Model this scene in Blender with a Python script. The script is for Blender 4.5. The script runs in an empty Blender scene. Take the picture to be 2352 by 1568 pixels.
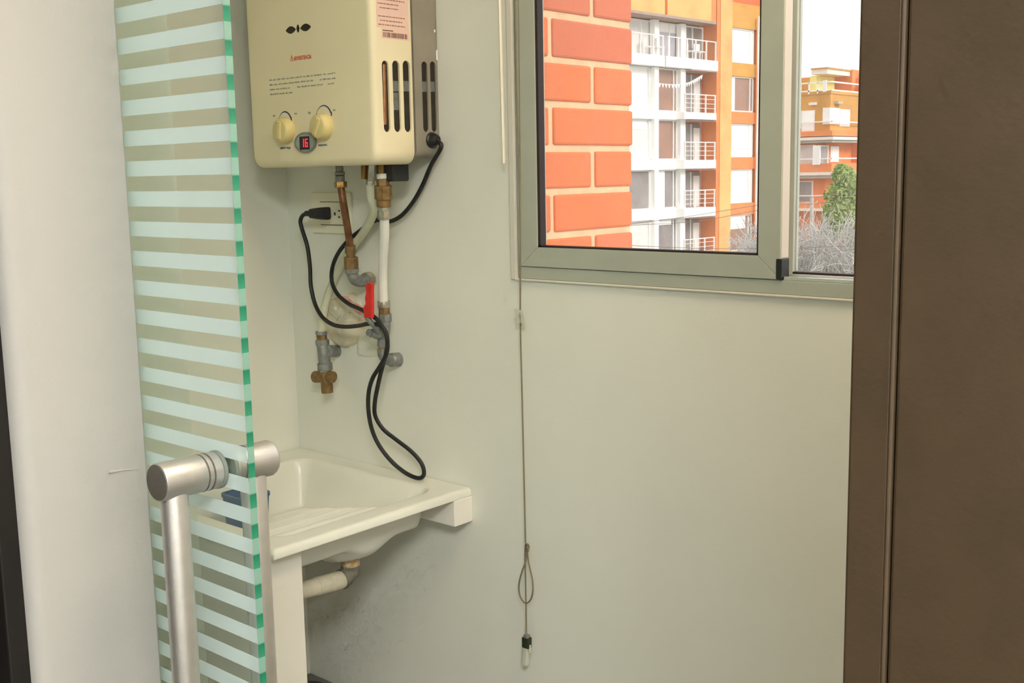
import bpy, bmesh, math, random
from mathutils import Vector, Matrix
random.seed(7)
sc = bpy.context.scene
COL = sc.collection
PI = math.pi

# ------------------------------------------------------------------ camera
F_PX, YAW, PITCH, ROLL = 2580.34, 0.721596, 0.148949, -0.018973
CAM = Vector((1.8194, -1.40, 1.45))
fw = Vector((-math.sin(YAW) * math.cos(PITCH), math.cos(YAW) * math.cos(PITCH), -math.sin(PITCH)))
r0 = Vector((math.cos(YAW), math.sin(YAW), 0)); u0 = r0.cross(fw)
rt = math.cos(ROLL) * r0 + math.sin(ROLL) * u0
up = -math.sin(ROLL) * r0 + math.cos(ROLL) * u0
cd = bpy.data.cameras.new('camera'); cam = bpy.data.objects.new('camera', cd); COL.objects.link(cam)
cd.sensor_width = 36.0; cd.lens = F_PX / 2352 * 36.0; cd.clip_start = 0.02; cd.clip_end = 2000
m = Matrix((rt, up, -fw)).transposed().to_4x4(); m.translation = CAM; cam.matrix_world = m
sc.camera = cam

# ------------------------------------------------------------------ world, sun, exposure
sc.view_settings.view_transform = 'Standard'; sc.view_settings.look = 'None'
sc.view_settings.gamma = 1.0; sc.view_settings.use_curve_mapping = False
sc.view_settings.exposure = 0.08
wd = bpy.data.worlds.new('overcast_sky'); sc.world = wd; wd.use_nodes = True
bg = wd.node_tree.nodes['Background']; bg.inputs[0].default_value = (1.0, 0.985, 0.95, 1); bg.inputs[1].default_value = 1.5
sun = bpy.data.lights.new('hazy_sun', 'SUN'); sun.energy = 2.4; sun.angle = math.radians(25); sun.color = (1, 0.95, 0.88)
so = bpy.data.objects.new('hazy_sun', sun); COL.objects.link(so)
so.rotation_euler = Vector((0.80, 0.02, 0.60)).to_track_quat('Z', 'Y').to_euler(); so.location = (30, 0, 30)
cy = sc.cycles
cy.max_bounces = 8; cy.diffuse_bounces = 5; cy.glossy_bounces = 3; cy.transmission_bounces = 4; cy.transparent_max_bounces = 16
cy.use_light_tree = False; cy.use_adaptive_sampling = True; cy.adaptive_threshold = 0.08; cy.adaptive_min_samples = 10
cy.sample_clamp_indirect = 8.0

# ------------------------------------------------------------------ pixel -> world on a plane that really stands there
def ray(px, py):
    a = (px - 1176) / F_PX; b = (py - 784) / F_PX
    return rt * a - up * b + fw
def hit(px, py, ax, val):
    d = ray(px, py); return CAM + d * ((val - CAM[ax]) / d[ax])
def W(px, py, y): return hit(px, py, 1, y)
def WX(px, py, x): return hit(px, py, 0, x)

# ------------------------------------------------------------------ materials
MATS = {}
def S(n):
    return [((c / 255) / 12.92 if c / 255 <= .04045 else (((c / 255) + .055) / 1.055) ** 2.4) for c in n] + [1]
def mat(name, col, rough=.5, metal=0., var=0., vscale=8., bump=0., bscale=60., spec=.5, emit=None, estr=0., col2=None, coord='Object', detail=4.):
    mt = bpy.data.materials.new(name); mt.use_nodes = True; nt = mt.node_tree; N = nt.nodes; L = nt.links
    b = N['Principled BSDF']; c = list(col) if len(col) == 4 else list(col) + [1]
    b.inputs['Base Color'].default_value = c; b.inputs['Roughness'].default_value = rough; b.inputs['Metallic'].default_value = metal
    b.inputs['Specular IOR Level'].default_value = spec
    if emit: b.inputs['Emission Color'].default_value = list(emit)[:3] + [1]; b.inputs['Emission Strength'].default_value = estr
    tc = N.new('ShaderNodeTexCoord')
    if var > 0 or col2:
        nz = N.new('ShaderNodeTexNoise'); nz.inputs['Scale'].default_value = vscale; nz.inputs['Detail'].default_value = detail
        L.new(tc.outputs[coord], nz.inputs['Vector'])
        rp = N.new('ShaderNodeValToRGB'); L.new(nz.outputs['Fac'], rp.inputs['Fac'])
        rp.color_ramp.elements[0].position = .3; rp.color_ramp.elements[1].position = .7
        lo = col2 if col2 else [x * (1 - var) for x in c[:3]]
        rp.color_ramp.elements[0].color = list(lo)[:3] + [1]
        rp.color_ramp.elements[1].color = [min(1, x * (1 + (0 if col2 else var))) for x in c[:3]] + [1]
        L.new(rp.outputs['Color'], b.inputs['Base Color'])
    if bump > 0:
        n2 = N.new('ShaderNodeTexNoise'); n2.inputs['Scale'].default_value = bscale; n2.inputs['Detail'].default_value = 5
        L.new(tc.outputs[coord], n2.inputs['Vector'])
        bp = N.new('ShaderNodeBump'); bp.inputs['Strength'].default_value = bump; bp.inputs['Distance'].default_value = .002
        L.new(n2.outputs['Fac'], bp.inputs['Height']); L.new(bp.outputs['Normal'], b.inputs['Normal'])
    if emit: mt.cycles.emission_sampling = 'NONE'
    MATS[name] = mt; return mt
def glass_mat(name, tint=(.93, .97, .95), veil=0.0, ior=1.45, veilcol=(.8, .8, .78), even=False):
    mt = bpy.data.materials.new(name); mt.use_nodes = True; nt = mt.node_tree; N = nt.nodes; L = nt.links
    for n in list(N):
        if n.type != 'OUTPUT_MATERIAL': N.remove(n)
    out = [n for n in N if n.type == 'OUTPUT_MATERIAL'][0]
    tr = N.new('ShaderNodeBsdfTransparent'); tr.inputs[0].default_value = list(tint) + [1]
    gl = N.new('ShaderNodeBsdfGlossy'); gl.inputs['Roughness'].default_value = .01
    lw = N.new('ShaderNodeLayerWeight'); lw.inputs['Blend'].default_value = .5
    pw = N.new('ShaderNodeMath'); pw.operation = 'POWER'; pw.inputs[1].default_value = 5.0; L.new(lw.outputs['Facing'], pw.inputs[0])
    fr = N.new('ShaderNodeMath'); fr.operation = 'MULTIPLY_ADD'; fr.inputs[1].default_value = .96; fr.inputs[2].default_value = .04; L.new(pw.outputs[0], fr.inputs[0])
    mx = N.new('ShaderNodeMixShader'); L.new(fr.outputs[0], mx.inputs[0]); L.new(tr.outputs[0], mx.inputs[1]); L.new(gl.outputs[0], mx.inputs[2])
    last = mx
    if veil > 0:
        df = N.new('ShaderNodeBsdfDiffuse'); df.inputs[0].default_value = list(veilcol) + [1]
        tl = N.new('ShaderNodeBsdfTranslucent'); tl.inputs[0].default_value = list(veilcol) + [1]
        ad = N.new('ShaderNodeMixShader'); ad.inputs[0].default_value = .6; L.new(df.outputs[0], ad.inputs[1]); L.new(tl.outputs[0], ad.inputs[2])
        tc = N.new('ShaderNodeTexCoord'); nz = N.new('ShaderNodeTexNoise'); nz.inputs['Scale'].default_value = 9; nz.inputs['Detail'].default_value = 6
        L.new(tc.outputs['Object'], nz.inputs['Vector'])
        ml = N.new('ShaderNodeMath'); ml.operation = 'MULTIPLY'; ml.inputs[1].default_value = veil * 2; L.new(nz.outputs['Fac'], ml.inputs[0])
        m2 = N.new('ShaderNodeMixShader'); m2.inputs[0].default_value = veil
        if not even: L.new(ml.outputs[0], m2.inputs[0])
        L.new(mx.outputs[0], m2.inputs[1]); L.new(mx.outputs[0], m2.inputs[1]); L.new(ad.outputs[0], m2.inputs[2]); last = m2
    L.new(last.outputs[0], out.inputs['Surface']); MATS[name] = mt; return mt
def film_mat(name, col, alpha):
    mt = bpy.data.materials.new(name); mt.use_nodes = True; nt = mt.node_tree; N = nt.nodes; L = nt.links
    for n in list(N):
        if n.type != 'OUTPUT_MATERIAL': N.remove(n)
    out = [n for n in N if n.type == 'OUTPUT_MATERIAL'][0]
    tr = N.new('ShaderNodeBsdfTransparent'); tr.inputs[0].default_value = (.96, 1, .98, 1)
    df = N.new('ShaderNodeBsdfDiffuse'); df.inputs[0].default_value = list(col) + [1]
    tl = N.new('ShaderNodeBsdfTranslucent'); tl.inputs[0].default_value = list(col) + [1]
    ad = N.new('ShaderNodeMixShader'); ad.inputs[0].default_value = .5; L.new(df.outputs[0], ad.inputs[1]); L.new(tl.outputs[0], ad.inputs[2])
    mx = N.new('ShaderNodeMixShader'); mx.inputs[0].default_value = alpha; L.new(tr.outputs[0], mx.inputs[1]); L.new(ad.outputs[0], mx.inputs[2])
    L.new(mx.outputs[0], out.inputs['Surface']); MATS[name] = mt; return mt

mat('wall_paint', (.795, .797, .725), .75, var=.03, vscale=3, bump=.10, bscale=180)
mat('ceiling_paint', (.82, .82, .77), .85)
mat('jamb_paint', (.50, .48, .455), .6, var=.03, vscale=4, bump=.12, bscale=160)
mat('brown_wood', (.060, .037, .017), .55, var=.10, vscale=30, bump=.12, bscale=300)
mat('brown_edge_lit', (.080, .051, .028), .5, var=.10, vscale=40)  # slightly lighter brown carries the highlight along the casing ridge
mat('casing_dark_left', (.008, .006, .005), .6, var=.2, vscale=60)  # left casing, coloured far darker than the right one
mat('floor_tile', (.16, .145, .12), .4, var=.08, vscale=5)
mat('ledge_cement', (.20, .19, .175), .8, var=.1, vscale=12, bump=.2)
mat('alu', (.52, .545, .475), .42, metal=.25, var=.03, vscale=25)
mat('alu_lit_pink', (.74, .66, .58), .4, metal=.2)  # pinkish colour holds the outside light on the sash side
mat('alu_track', (.80, .80, .78), .25, metal=.7)
mat('gasket', (.03, .02, .02), .6)
mat('caulk', (.72, .68, .60), .6)
mat('black_plastic', (.018, .018, .02), .4)
mat('sink_white', (.76, .755, .68), .28, var=.03, vscale=7)
mat('pier_white', (.82, .79, .73), .6, var=.03, vscale=6, bump=.08)
mat('cover_cream', (.86, .765, .53), .42, var=.03, vscale=8)
mat('chassis_grey', (.30, .27, .225), .5, metal=.1, var=.10, vscale=14)
mat('knob_cream', (.74, .62, .29), .45, var=.06, vscale=30)
mat('dark_inside', (.025, .018, .012), .7, var=.3, vscale=60)  # near-black standing in for shade inside slots, holes and seam
mat('copper_inside', (.30, .14, .06), .45, metal=.6, var=.4, vscale=60)
mat('steel_inside', (.22, .23, .22), .45, metal=.5, var=.3, vscale=80)
mat('print_grey', (.30, .31, .24), .6)
mat('print_orange', (.72, .12, .03), .6)
mat('print_blue', (.02, .06, .20), .6)
mat('print_brown', (.36, .19, .13), .6)
mat('barcode_brown', (.14, .06, .02), .6)
mat('sticker_pink', (.83, .58, .50), .55, var=.03, vscale=40)
mat('bezel_grey', (.33, .40, .40), .35)
mat('bezel_ring', (.36, .32, .26), .3, metal=.6)
mat('screen_black', (.01, .01, .012), .25)
mat('red_led', (.9, .02, .04), .5, emit=(1, .015, .04), estr=2.2)
mat('copper', (.24, .105, .05), .5, metal=.55, var=.35, vscale=60)
mat('brass', (.36, .21, .06), .45, metal=.6, var=.3, vscale=70)
mat('old_brass', (.25, .155, .06), .6, metal=.4, var=.35, vscale=90)
mat('galv', (.26, .27, .26), .55, metal=.4, var=.25, vscale=90)
mat('chrome_old', (.46, .43, .36), .35, metal=.7, var=.3, vscale=90)
mat('teflon', (.85, .84, .80), .6)
mat('hose_white', (.80, .79, .74), .45, var=.04, vscale=20)
mat('hose_old', (.66, .66, .50), .5, var=.06, vscale=20)
mat('cable_black', (.012, .013, .014), .5, var=.5, vscale=120)
mat('plug_black', (.02, .022, .026), .55, var=.4, vscale=200)
mat('red_handle', (.70, .018, .015), .45, var=.12, vscale=80)
mat('red_smear', (.75, .18, .13), .7, col2=(.78, .62, .52, 1), vscale=70)
mat('plaster', (.80, .77, .63), .9, col2=(.70, .61, .44, 1), vscale=30, bump=1.0, bscale=45)
mat('plaster_white', (.78, .78, .70), .85, var=.03, bump=.4, bscale=50)
mat('outlet_plate', (.84, .81, .65), .45)
mat('outlet_dark', (.05, .04, .03), .6)
mat('drain_pvc', (.72, .66, .52), .5, var=.10, vscale=40)
mat('drain_elbow', (.10, .10, .075), .7, col2=(.27, .25, .19, 1), vscale=60)
mat('drain_rust', (.45, .26, .08), .6, col2=(.70, .62, .45, 1), vscale=120)
mat('brushed_alu', (.64, .61, .58), .45, metal=.85, var=.05, vscale=50, bump=.08, bscale=500)
mat('cap_dark', (.13, .115, .095), .65, metal=.2, var=.10, vscale=200)
mat('rubber_grey', (.24, .26, .23), .6)
mat('blue_plastic', (.035, .11, .25), .4, var=.08, vscale=30)
mat('cord_tan', (.22, .19, .12), .8)
mat('wand_clear', (.80, .74, .62), .15, spec=.8)
mat('pendant_dark', (.02, .03, .012), .5)
mat('pendant_clear', (.62, .62, .53), .2, spec=.8)
mat('tag_clear', (.62, .62, .50), .3)
mat('mortar', (.72, .50, .31), .9, var=.10, vscale=30, bump=.8, bscale=90)
mat('fill_lamp_glow', (.9, .9, .88), .5, emit=(1, .93, .80), estr=9.0)  # glow of the added fill lamps
BR = [mat('brick_a', (.72, .185, .065), .85, col2=(.64, .165, .065, 1), vscale=14, bump=.6, bscale=80),
      mat('brick_b', (.66, .165, .07), .85, col2=(.66, .19, .10, 1), vscale=10, bump=.6, bscale=80),
      mat('brick_c', (.58, .155, .08), .85, col2=(.58, .16, .09, 1), vscale=12, bump=.6, bscale=80)]
# far town
mat('render_white', (.93, .92, .90), .8, var=.02, vscale=.8)
mat('brick_orange', (.74, .25, .085), .85, var=.10, vscale=1.2, bump=.3)
mat('brick_red', (.66, .15, .055), .85, var=.10, vscale=1.0)
mat('brick_yellow', (.80, .43, .16), .85, var=.14, vscale=.9)
mat('brick_ochre', (.62, .31, .07), .85, var=.16, vscale=.7)
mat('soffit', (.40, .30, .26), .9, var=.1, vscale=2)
mat('win_dark', (.25, .18, .16), .25, col2=(.42, .20, .13, 1), vscale=.55)
mat('win_grey', (.36, .33, .33), .25, col2=(.22, .19, .19, 1), vscale=.8)
mat('win_curtain', (.74, .72, .70), .6, var=.08, vscale=2)
mat('win_blind', (.93, .93, .90), .6)
mat('win_lilac', (.44, .42, .48), .3)
mat('frame_white', (.86, .86, .85), .5)
mat('rail_metal', (.80, .77, .75), .4)
mat('yellow_awning', (.80, .78, .28), .7, var=.10, vscale=1)
mat('slab_cream', (.80, .74, .66), .8)
mat('slab_grey', (.45, .42, .37), .8)
mat('leaf', (.16, .27, .045), .7, col2=(.30, .40, .09, 1), vscale=1.3)
mat('leaf_pale', (.34, .40, .12), .7, col2=(.20, .28, .09, 1), vscale=2)
mat('twig', (.36, .35, .34), .9, col2=(.52, .50, .48, 1), vscale=.8)
mat('bark', (.17, .13, .10), .9)
mat('ground_grey', (.22, .22, .20), .9, var=.2, vscale=.2)
mat('wire_grey', (.16, .13, .12), .7)
mat('pole_grey', (.42, .38, .36), .8)
glass_mat('window_glass', (.985, .985, .98), veil=.05)  # dust on the panes, with outdoor glare worked into the veil
glass_mat('door_glass', (.955, .985, .97), veil=.0)
film_mat('frost_film', (.88, .98, 1.0), .62)
glass_mat('hazy_glass', (.96, .985, .97), veil=.13, veilcol=(.95, .95, .86), even=True)  # even pale veil over the whole pane
def edge_mat():
    mt = bpy.data.materials.new('glass_edge'); mt.use_nodes = True; nt = mt.node_tree; N = nt.nodes; L = nt.links
    b = N['Principled BSDF']; b.inputs['Roughness'].default_value = .25
    g = N.new('ShaderNodeNewGeometry'); sp = N.new('ShaderNodeSeparateXYZ'); L.new(g.outputs['Position'], sp.inputs[0])
    a = N.new('ShaderNodeMath'); a.operation = 'SUBTRACT'; a.inputs[1].default_value = 1.5927 - 40 * .0309; L.new(sp.outputs['Z'], a.inputs[0])
    d = N.new('ShaderNodeMath'); d.operation = 'DIVIDE'; d.inputs[1].default_value = .0309; L.new(a.outputs[0], d.inputs[0])
    f = N.new('ShaderNodeMath'); f.operation = 'FRACT'; L.new(d.outputs[0], f.inputs[0])
    rp = N.new('ShaderNodeValToRGB'); L.new(f.outputs[0], rp.inputs['Fac'])
    e = rp.color_ramp.elements; e[0].position = .0; e[0].color = (.045, .30, .17, 1); e[1].position = .44; e[1].color = (.014, .20, .11, 1)
    x = e.new(.50); x.color = (.24, .42, .34, 1); x = e.new(1.0); x.color = (.24, .42, .34, 1)
    L.new(rp.outputs['Color'], b.inputs['Base Color']); MATS['glass_edge'] = mt
edge_mat()

# ------------------------------------------------------------------ mesh builder
WL = {}   # world location of every object used as a parent
class MB:
    def __init__(s): s.v = []; s.f = []; s.mi = []; s.cur = 0
    def add(s, vs, fs):
        o = len(s.v); s.v += [Vector(p) for p in vs]
        for f in fs: s.f.append([i + o for i in f]); s.mi.append(s.cur)
        return s
    def box(s, x0, x1, y0, y1, z0, z1):
        return s.add([(x0, y0, z0), (x1, y0, z0), (x1, y1, z0), (x0, y1, z0), (x0, y0, z1), (x1, y0, z1), (x1, y1, z1), (x0, y1, z1)],
                     [(0, 3, 2, 1), (4, 5, 6, 7), (0, 1, 5, 4), (1, 2, 6, 5), (2, 3, 7, 6), (3, 0, 4, 7)])
    def rings(s, rs, cap=True):
        n = len(rs[0]); vs = [p for r in rs for p in r]; fs = []
        for k in range(len(rs) - 1):
            for i in range(n):
                j = (i + 1) % n; fs.append((k * n + i, k * n + j, (k + 1) * n + j, (k + 1) * n + i))
        if cap: fs.append(tuple(range(n))[::-1]); fs.append(tuple((len(rs) - 1) * n + i for i in range(n)))
        return s.add(vs, fs)
    def lathe(s, p0, p1, prof, n=24):
        # prof: list of (t along p0->p1 in metres, radius)
        p0 = Vector(p0); p1 = Vector(p1); d = (p1 - p0).normalized()
        a = d.orthogonal().normalized(); b = d.cross(a)
        rs = [[p0 + d * t + (a * math.cos(2 * PI * i / n) + b * math.sin(2 * PI * i / n)) * r for i in range(n)] for t, r in prof]
        return s.rings(rs)
    def cyl(s, p0, p1, r, n=20, r1=None, bev=0.0):
        L = (Vector(p1) - Vector(p0)).length; r1 = r if r1 is None else r1
        if bev > 0: return s.lathe(p0, p1, [(0, r - bev), (bev * .3, r - bev * .3), (bev, r), (L - bev, r1), (L - bev * .3, r1 - bev * .3), (L, r1 - bev)], n)
        return s.lathe(p0, p1, [(0, r), (L, r1)], n)
    def tube(s, pts, r, n=10, sub=6, close=False):
        P = spline(pts, sub) if sub > 1 else [Vector(p) for p in pts]
        rs = []; a = None
        for i, p in enumerate(P):
            d = (P[min(i + 1, len(P) - 1)] - P[max(i - 1, 0)]).normalized()
            if a is None: a = d.orthogonal().normalized()
            a = (a - d * a.dot(d)).normalized(); b = d.cross(a)
            rr = r(i / (len(P) - 1)) if callable(r) else r
            rs.append([p + (a * math.cos(2 * PI * k / n) + b * math.sin(2 * PI * k / n)) * rr for k in range(n)])
        return s.rings(rs)
    def build(s, name, mt, parent=None, smooth=False, bevel=0., bseg=2, mats=None, angle=35):
        return link(name, s.v, s.f, mt, parent, smooth, bevel, bseg, mats, s.mi, angle)
def spline(pts, sub):
    P = [Vector(p) for p in pts]; out = []
    for i in range(len(P) - 1):
        p0 = P[max(i - 1, 0)]; p1 = P[i]; p2 = P[i + 1]; p3 = P[min(i + 2, len(P) - 1)]
        for k in range(sub):
            t = k / sub
            out.append(.5 * ((2 * p1) + (p2 - p0) * t + (2 * p0 - 5 * p1 + 4 * p2 - p3) * t * t + (3 * p1 - p0 - 3 * p2 + p3) * t ** 3))
    out.append(P[-1]); return out
def link(name, vs, fs, mt, parent=None, smooth=False, bevel=0., bseg=2, mats=None, mi=None, angle=35):
    c = Vector(((min(v[0] for v in vs) + max(v[0] for v in vs)) / 2, (min(v[1] for v in vs) + max(v[1] for v in vs)) / 2, min(v[2] for v in vs)))
    me = bpy.data.meshes.new(name); me.from_pydata([tuple(Vector(v) - c) for v in vs], [], [tuple(f) for f in fs]); me.update()
    bm = bmesh.new(); bm.from_mesh(me); bmesh.ops.recalc_face_normals(bm, faces=bm.faces); bm.to_mesh(me); bm.free()
    for k in (mats or [mt]): me.materials.append(MATS[k] if isinstance(k, str) else k)
    if mats and mi: me.polygons.foreach_set('material_index', mi)
    if smooth:
        me.polygons.foreach_set('use_smooth', [True] * len(me.polygons)); me.set_sharp_from_angle(angle=math.radians(angle))
    o = bpy.data.objects.new(name, me); COL.objects.link(o)
    place(o, c, parent)
    if bevel > 0:
        b = o.modifiers.new('bevel', 'BEVEL'); b.width = bevel; b.segments = bseg; b.limit_method = 'ANGLE'; b.angle_limit = math.radians(40)
    return o
def place(o, c, parent):
    if parent is not None:
        o.parent = parent; o.location = Vector(c) - WL[parent.name]
    else: o.location = c
    WL[o.name] = Vector(c)
def thing(name, loc, label, cat, group=None):
    o = bpy.data.objects.new(name, None); COL.objects.link(o); o.location = loc; o.empty_display_size = .05
    WL[o.name] = Vector(loc); return tag(o, label, cat, group)
def tag(o, label=None, cat=None, group=None, kind=None):
    if label: o['label'] = label
    if cat: o['category'] = cat
    if group: o['group'] = group
    if kind: o['kind'] = kind
    return o
def struct(o, label=None): o['kind'] = 'structure'; return tag(o, label)
def B(name, x0, x1, y0, y1, z0, z1, mt, parent=None, bevel=0., bseg=2):
    return MB().box(x0, x1, y0, y1, z0, z1).build(name, mt, parent, bevel=bevel, bseg=bseg)
def text(name, body, loc, size, mt, parent, face='front', align='LEFT', sx=1.0, bold=0.0):
    cu = bpy.data.curves.new(name, 'FONT'); cu.body = body; cu.size = size; cu.align_x = align; cu.extrude = .00015; cu.offset = bold; cu.resolution_u = 2
    t = bpy.data.objects.new(name + '_tmp', cu); COL.objects.link(t)
    dg = bpy.context.evaluated_depsgraph_get(); me = bpy.data.meshes.new_from_object(t.evaluated_get(dg))
    bpy.data.objects.remove(t); bpy.data.curves.remove(cu)
    me.name = name
    R_ = Matrix.Rotation(PI / 2, 4, 'X') if face == 'front' else Matrix.Rotation(PI / 2, 4, 'Z') @ Matrix.Rotation(PI / 2, 4, 'X')
    me.transform(R_ @ Matrix.Diagonal((sx, 1, 1, 1))); me.materials.clear(); me.materials.append(MATS[mt])
    o = bpy.data.objects.new(name, me); COL.objects.link(o); place(o, Vector(loc), parent); return o
def boolean_cut(o, cutters):
    # cut real openings into o with throw-away solids
    for i, c in enumerate(cutters):
        md = o.modifiers.new('cut%d' % i, 'BOOLEAN'); md.operation = 'DIFFERENCE'; md.object = c; md.solver = 'EXACT'
    bpy.context.view_layer.update()
    dg = bpy.context.evaluated_depsgraph_get(); me = bpy.data.meshes.new_from_object(o.evaluated_get(dg))
    o.modifiers.clear(); old = o.data; o.data = me; bpy.data.meshes.remove(old)
    for c in cutters:
        d = c.data; bpy.data.objects.remove(c); bpy.data.meshes.remove(d)
def rrect(x0, x1, z0, z1, r, n=6):
    pts = []
    for cx, cz, a0 in ((x1 - r, z1 - r, 0), (x0 + r, z1 - r, 90), (x0 + r, z0 + r, 180), (x1 - r, z0 + r, 270)):
        for k in range(n + 1):
            a = math.radians(a0 + 90 * k / n); pts.append((cx + r * math.cos(a), cz + r * math.sin(a)))
    return pts

# ================================================================== ROOM SHELL
WX0, WX1, WZ0, WZ1 = .603, 2.35, 1.2765, 2.25
b = MB(); b.box(-.12, WX0, 0, .06, 0, 2.45); b.box(WX1, 2.75, 0, .06, 0, 2.45); b.box(WX0, WX1, 0, .06, 0, WZ0); b.box(WX0, WX1, 0, .06, WZ1, 2.45)
struct(b.build('wall_back', 'wall_paint'), 'white painted wall with the window, heater and sink on it')
struct(B('wall_left', -.12, 0, -.785, 0, 0, 2.45, 'wall_paint'), 'white side wall of the laundry niche behind the glass door')
struct(B('wall_right', 2.63, 2.75, -.785, 0, 0, 2.45, 'wall_paint'))
JX, JR, YN, YF = .766, 1.605, -.915, -.788
b = MB(); b.box(-1.2, JX - .045, YN + .012, YF, 0, 2.45); b.box(JR + .005, 3.4, YN + .012, YF, 0, 2.45); b.box(JX - .045, JR + .005, YN + .012, YF, 2.152, 2.45)
struct(b.build('wall_front', 'wall_paint'))
# white left jamb with its rounded near edge
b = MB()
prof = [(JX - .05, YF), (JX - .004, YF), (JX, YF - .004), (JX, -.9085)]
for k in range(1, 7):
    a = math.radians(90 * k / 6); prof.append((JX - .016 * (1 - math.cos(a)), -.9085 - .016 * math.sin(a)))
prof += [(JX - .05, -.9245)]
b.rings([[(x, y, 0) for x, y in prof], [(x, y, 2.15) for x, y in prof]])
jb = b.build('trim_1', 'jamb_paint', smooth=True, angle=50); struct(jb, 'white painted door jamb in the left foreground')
d0 = WX(249, 1083, JX + .0004)
MB().tube([d0, WX(262, 1082, JX + .0003), WX(285, 1079, JX + .0002), WX(318, 1077, JX)], lambda t: .0016 * (1 - t) + .0004, 8, 4).build('scratch', 'jamb_paint', jb, smooth=True)
# dark wood casing boards on the hall side
struct(B('trim_2', -1.2, JX - .0145, -.944, -.903, 0, 2.45, 'casing_dark_left', bevel=.002), 'very dark wooden casing at the left edge')
b = MB(); b.box(JR, JR + .0195, -.927, -.79, 0, 2.15)
t3 = struct(b.build('trim_3', 'brown_wood', bevel=.0015), 'dark brown wooden door casing filling the right edge')
B('edge_bead', JR + .0183, JR + .0207, -.9276, -.92, 0, 2.15, 'brown_edge_lit', t3, bevel=.0018, bseg=3)
B('casing_board', JR + .0215, 3.4, -.927, -.903, 0, 2.45, 'brown_wood', t3, bevel=.0015)
struct(B('floor', -1.3, 3.5, -3.62, .0, -.1, 0, 'floor_tile'))
struct(B('ceiling', -1.3, 3.5, -3.62, .13, 2.45, 2.55, 'ceiling_paint'))
# unseen hall behind camera; opening added for sky light, dark walls for handle reflections
struct(B('wall_hall_left', -1.3, -1.2, -3.5, -.9, 0, 2.45, 'brown_wood'))
struct(B('wall_hall_right', 3.4, 3.5, -3.5, -.9, 0, 2.45, 'ceiling_paint'))
b = MB(); b.box(1.5, 1.6, -3.62, -3.5, 0, 2.45); b.box(3.2, 3.5, -3.62, -3.5, 0, 2.45); b.box(1.6, 3.2, -3.62, -3.5, 0, .9); b.box(1.6, 3.2, -3.62, -3.5, 2.2, 2.45)
struct(b.build('wall_hall_back', 'ceiling_paint'))
struct(B('wall_hall_panel', -1.3, 1.5, -3.62, -3.5, 0, 2.45, 'brown_wood'))
# unseen fill lamps added to brighten the interior: one in hall, one in laundry
def fill_lamp(name, x, y, half, watts, col, label):
    l_ = thing(name, (x, y, 2.42), label, 'lamp')
    b = MB(); b.rings([[(x + sx_ * half, y + sy_ * half, z) for sx_, sy_ in ((-1, -1), (1, -1), (1, 1), (-1, 1))] for z in (2.45, 2.425)]); b.build('fill_lamp_body', 'frame_white', l_, bevel=.004)
    B('diffuser', x - half + .02, x + half - .02, y - half + .02, y + half - .02, 2.421, 2.426, 'fill_lamp_glow', l_)
    al = bpy.data.lights.new('fill_lamp_light', 'AREA'); al.shape = 'SQUARE'; al.size = 2 * half - .04; al.energy = watts; al.color = col
    ao = bpy.data.objects.new('fill_lamp_light', al); COL.objects.link(ao); place(ao, Vector((x, y, 2.418)), l_)
fill_lamp('fill_lamp', 2.55, -2.05, .38, 66, (.985, 1, .95), 'unseen fill lamp added in the hall behind the camera')
fill_lamp('fill_lamp', 1.55, -.47, .25, 6.2, (1, .70, .38), 'unseen fill lamp added under the laundry room ceiling')

# ================================================================== WINDOW
win = bpy.data.objects.new('window_1', None); COL.objects.link(win); win.location = (WX0, 0, WZ0); WL['window_1'] = Vector((WX0, 0, WZ0))
struct(win, 'grey-green aluminium sliding window over the white wall')
b = MB(); b.box(WX0 + .006, WX1, -.004, .055, WZ0 + .0015, 1.2975); b.box(WX0 + .006, .6128, -.004, .055, 1.2975, WZ1); b.box(WX0, WX1, -.004, .055, WZ1 - .03, WZ1); b.box(WX1 - .03, WX1, -.004, .055, 1.2975, WZ1 - .03)
b.build('outer_frame', 'alu', win, bevel=.001)
B('shadow_gap', WX0 - .001, WX0 + .006, .004, .05, WZ0, WZ1, 'gasket', win)
B('caulk_bead', WX0 - .002, WX1, -.0055, .006, WZ0 - .0022, WZ0 + .0012, 'caulk', win, bevel=.001)
B('side_bead', WX0 - .014, WX0 - .001, -.003, .006, WZ0 - .002, WZ1, 'caulk', win, bevel=.002)
# front sash
SX0, SX1, SZ0 = .6148, 1.0835, 1.2985
GX0, GX1, GZ0, GZ1 = .6515, 1.0492, 1.3305, WZ1 - .065
y0, y1 = -.006, .018
def quadprism(name, pts, ya, yb, mt, par, bevel=.0006):
    m_ = MB(); m_.rings([[(x, ya, z) for x, z in pts], [(x, yb, z) for x, z in pts]]); return m_.build(name, mt, par, bevel=bevel)
quadprism('stile', [(SX0, SZ0), (GX0, GZ0), (GX0, GZ1), (SX0, GZ1 + .033)], y0, y1, 'alu', win)
quadprism('stile', [(SX1, SZ0), (GX1, GZ0), (GX1, GZ1), (SX1, GZ1 + .033)], y0, y1, 'alu', win)
quadprism('bottom_rail', [(SX0 + .0004, SZ0), (SX1 - .0004, SZ0), (GX1 - .0003, GZ0 - .0003), (GX0 + .0003, GZ0 - .0003)], y0 - .0002, y1, 'alu', win)
B('top_rail', GX0, GX1, y0, y1, GZ1, GZ1 + .033, 'alu', win)
B('stile_lit_side', SX1, SX1 + .0008, y0 + .002, .0155, 1.328, WZ1 - .03, 'alu_lit_pink', win)  # strip coloured for outside light on the stile's right side
gk = MB()
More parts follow.
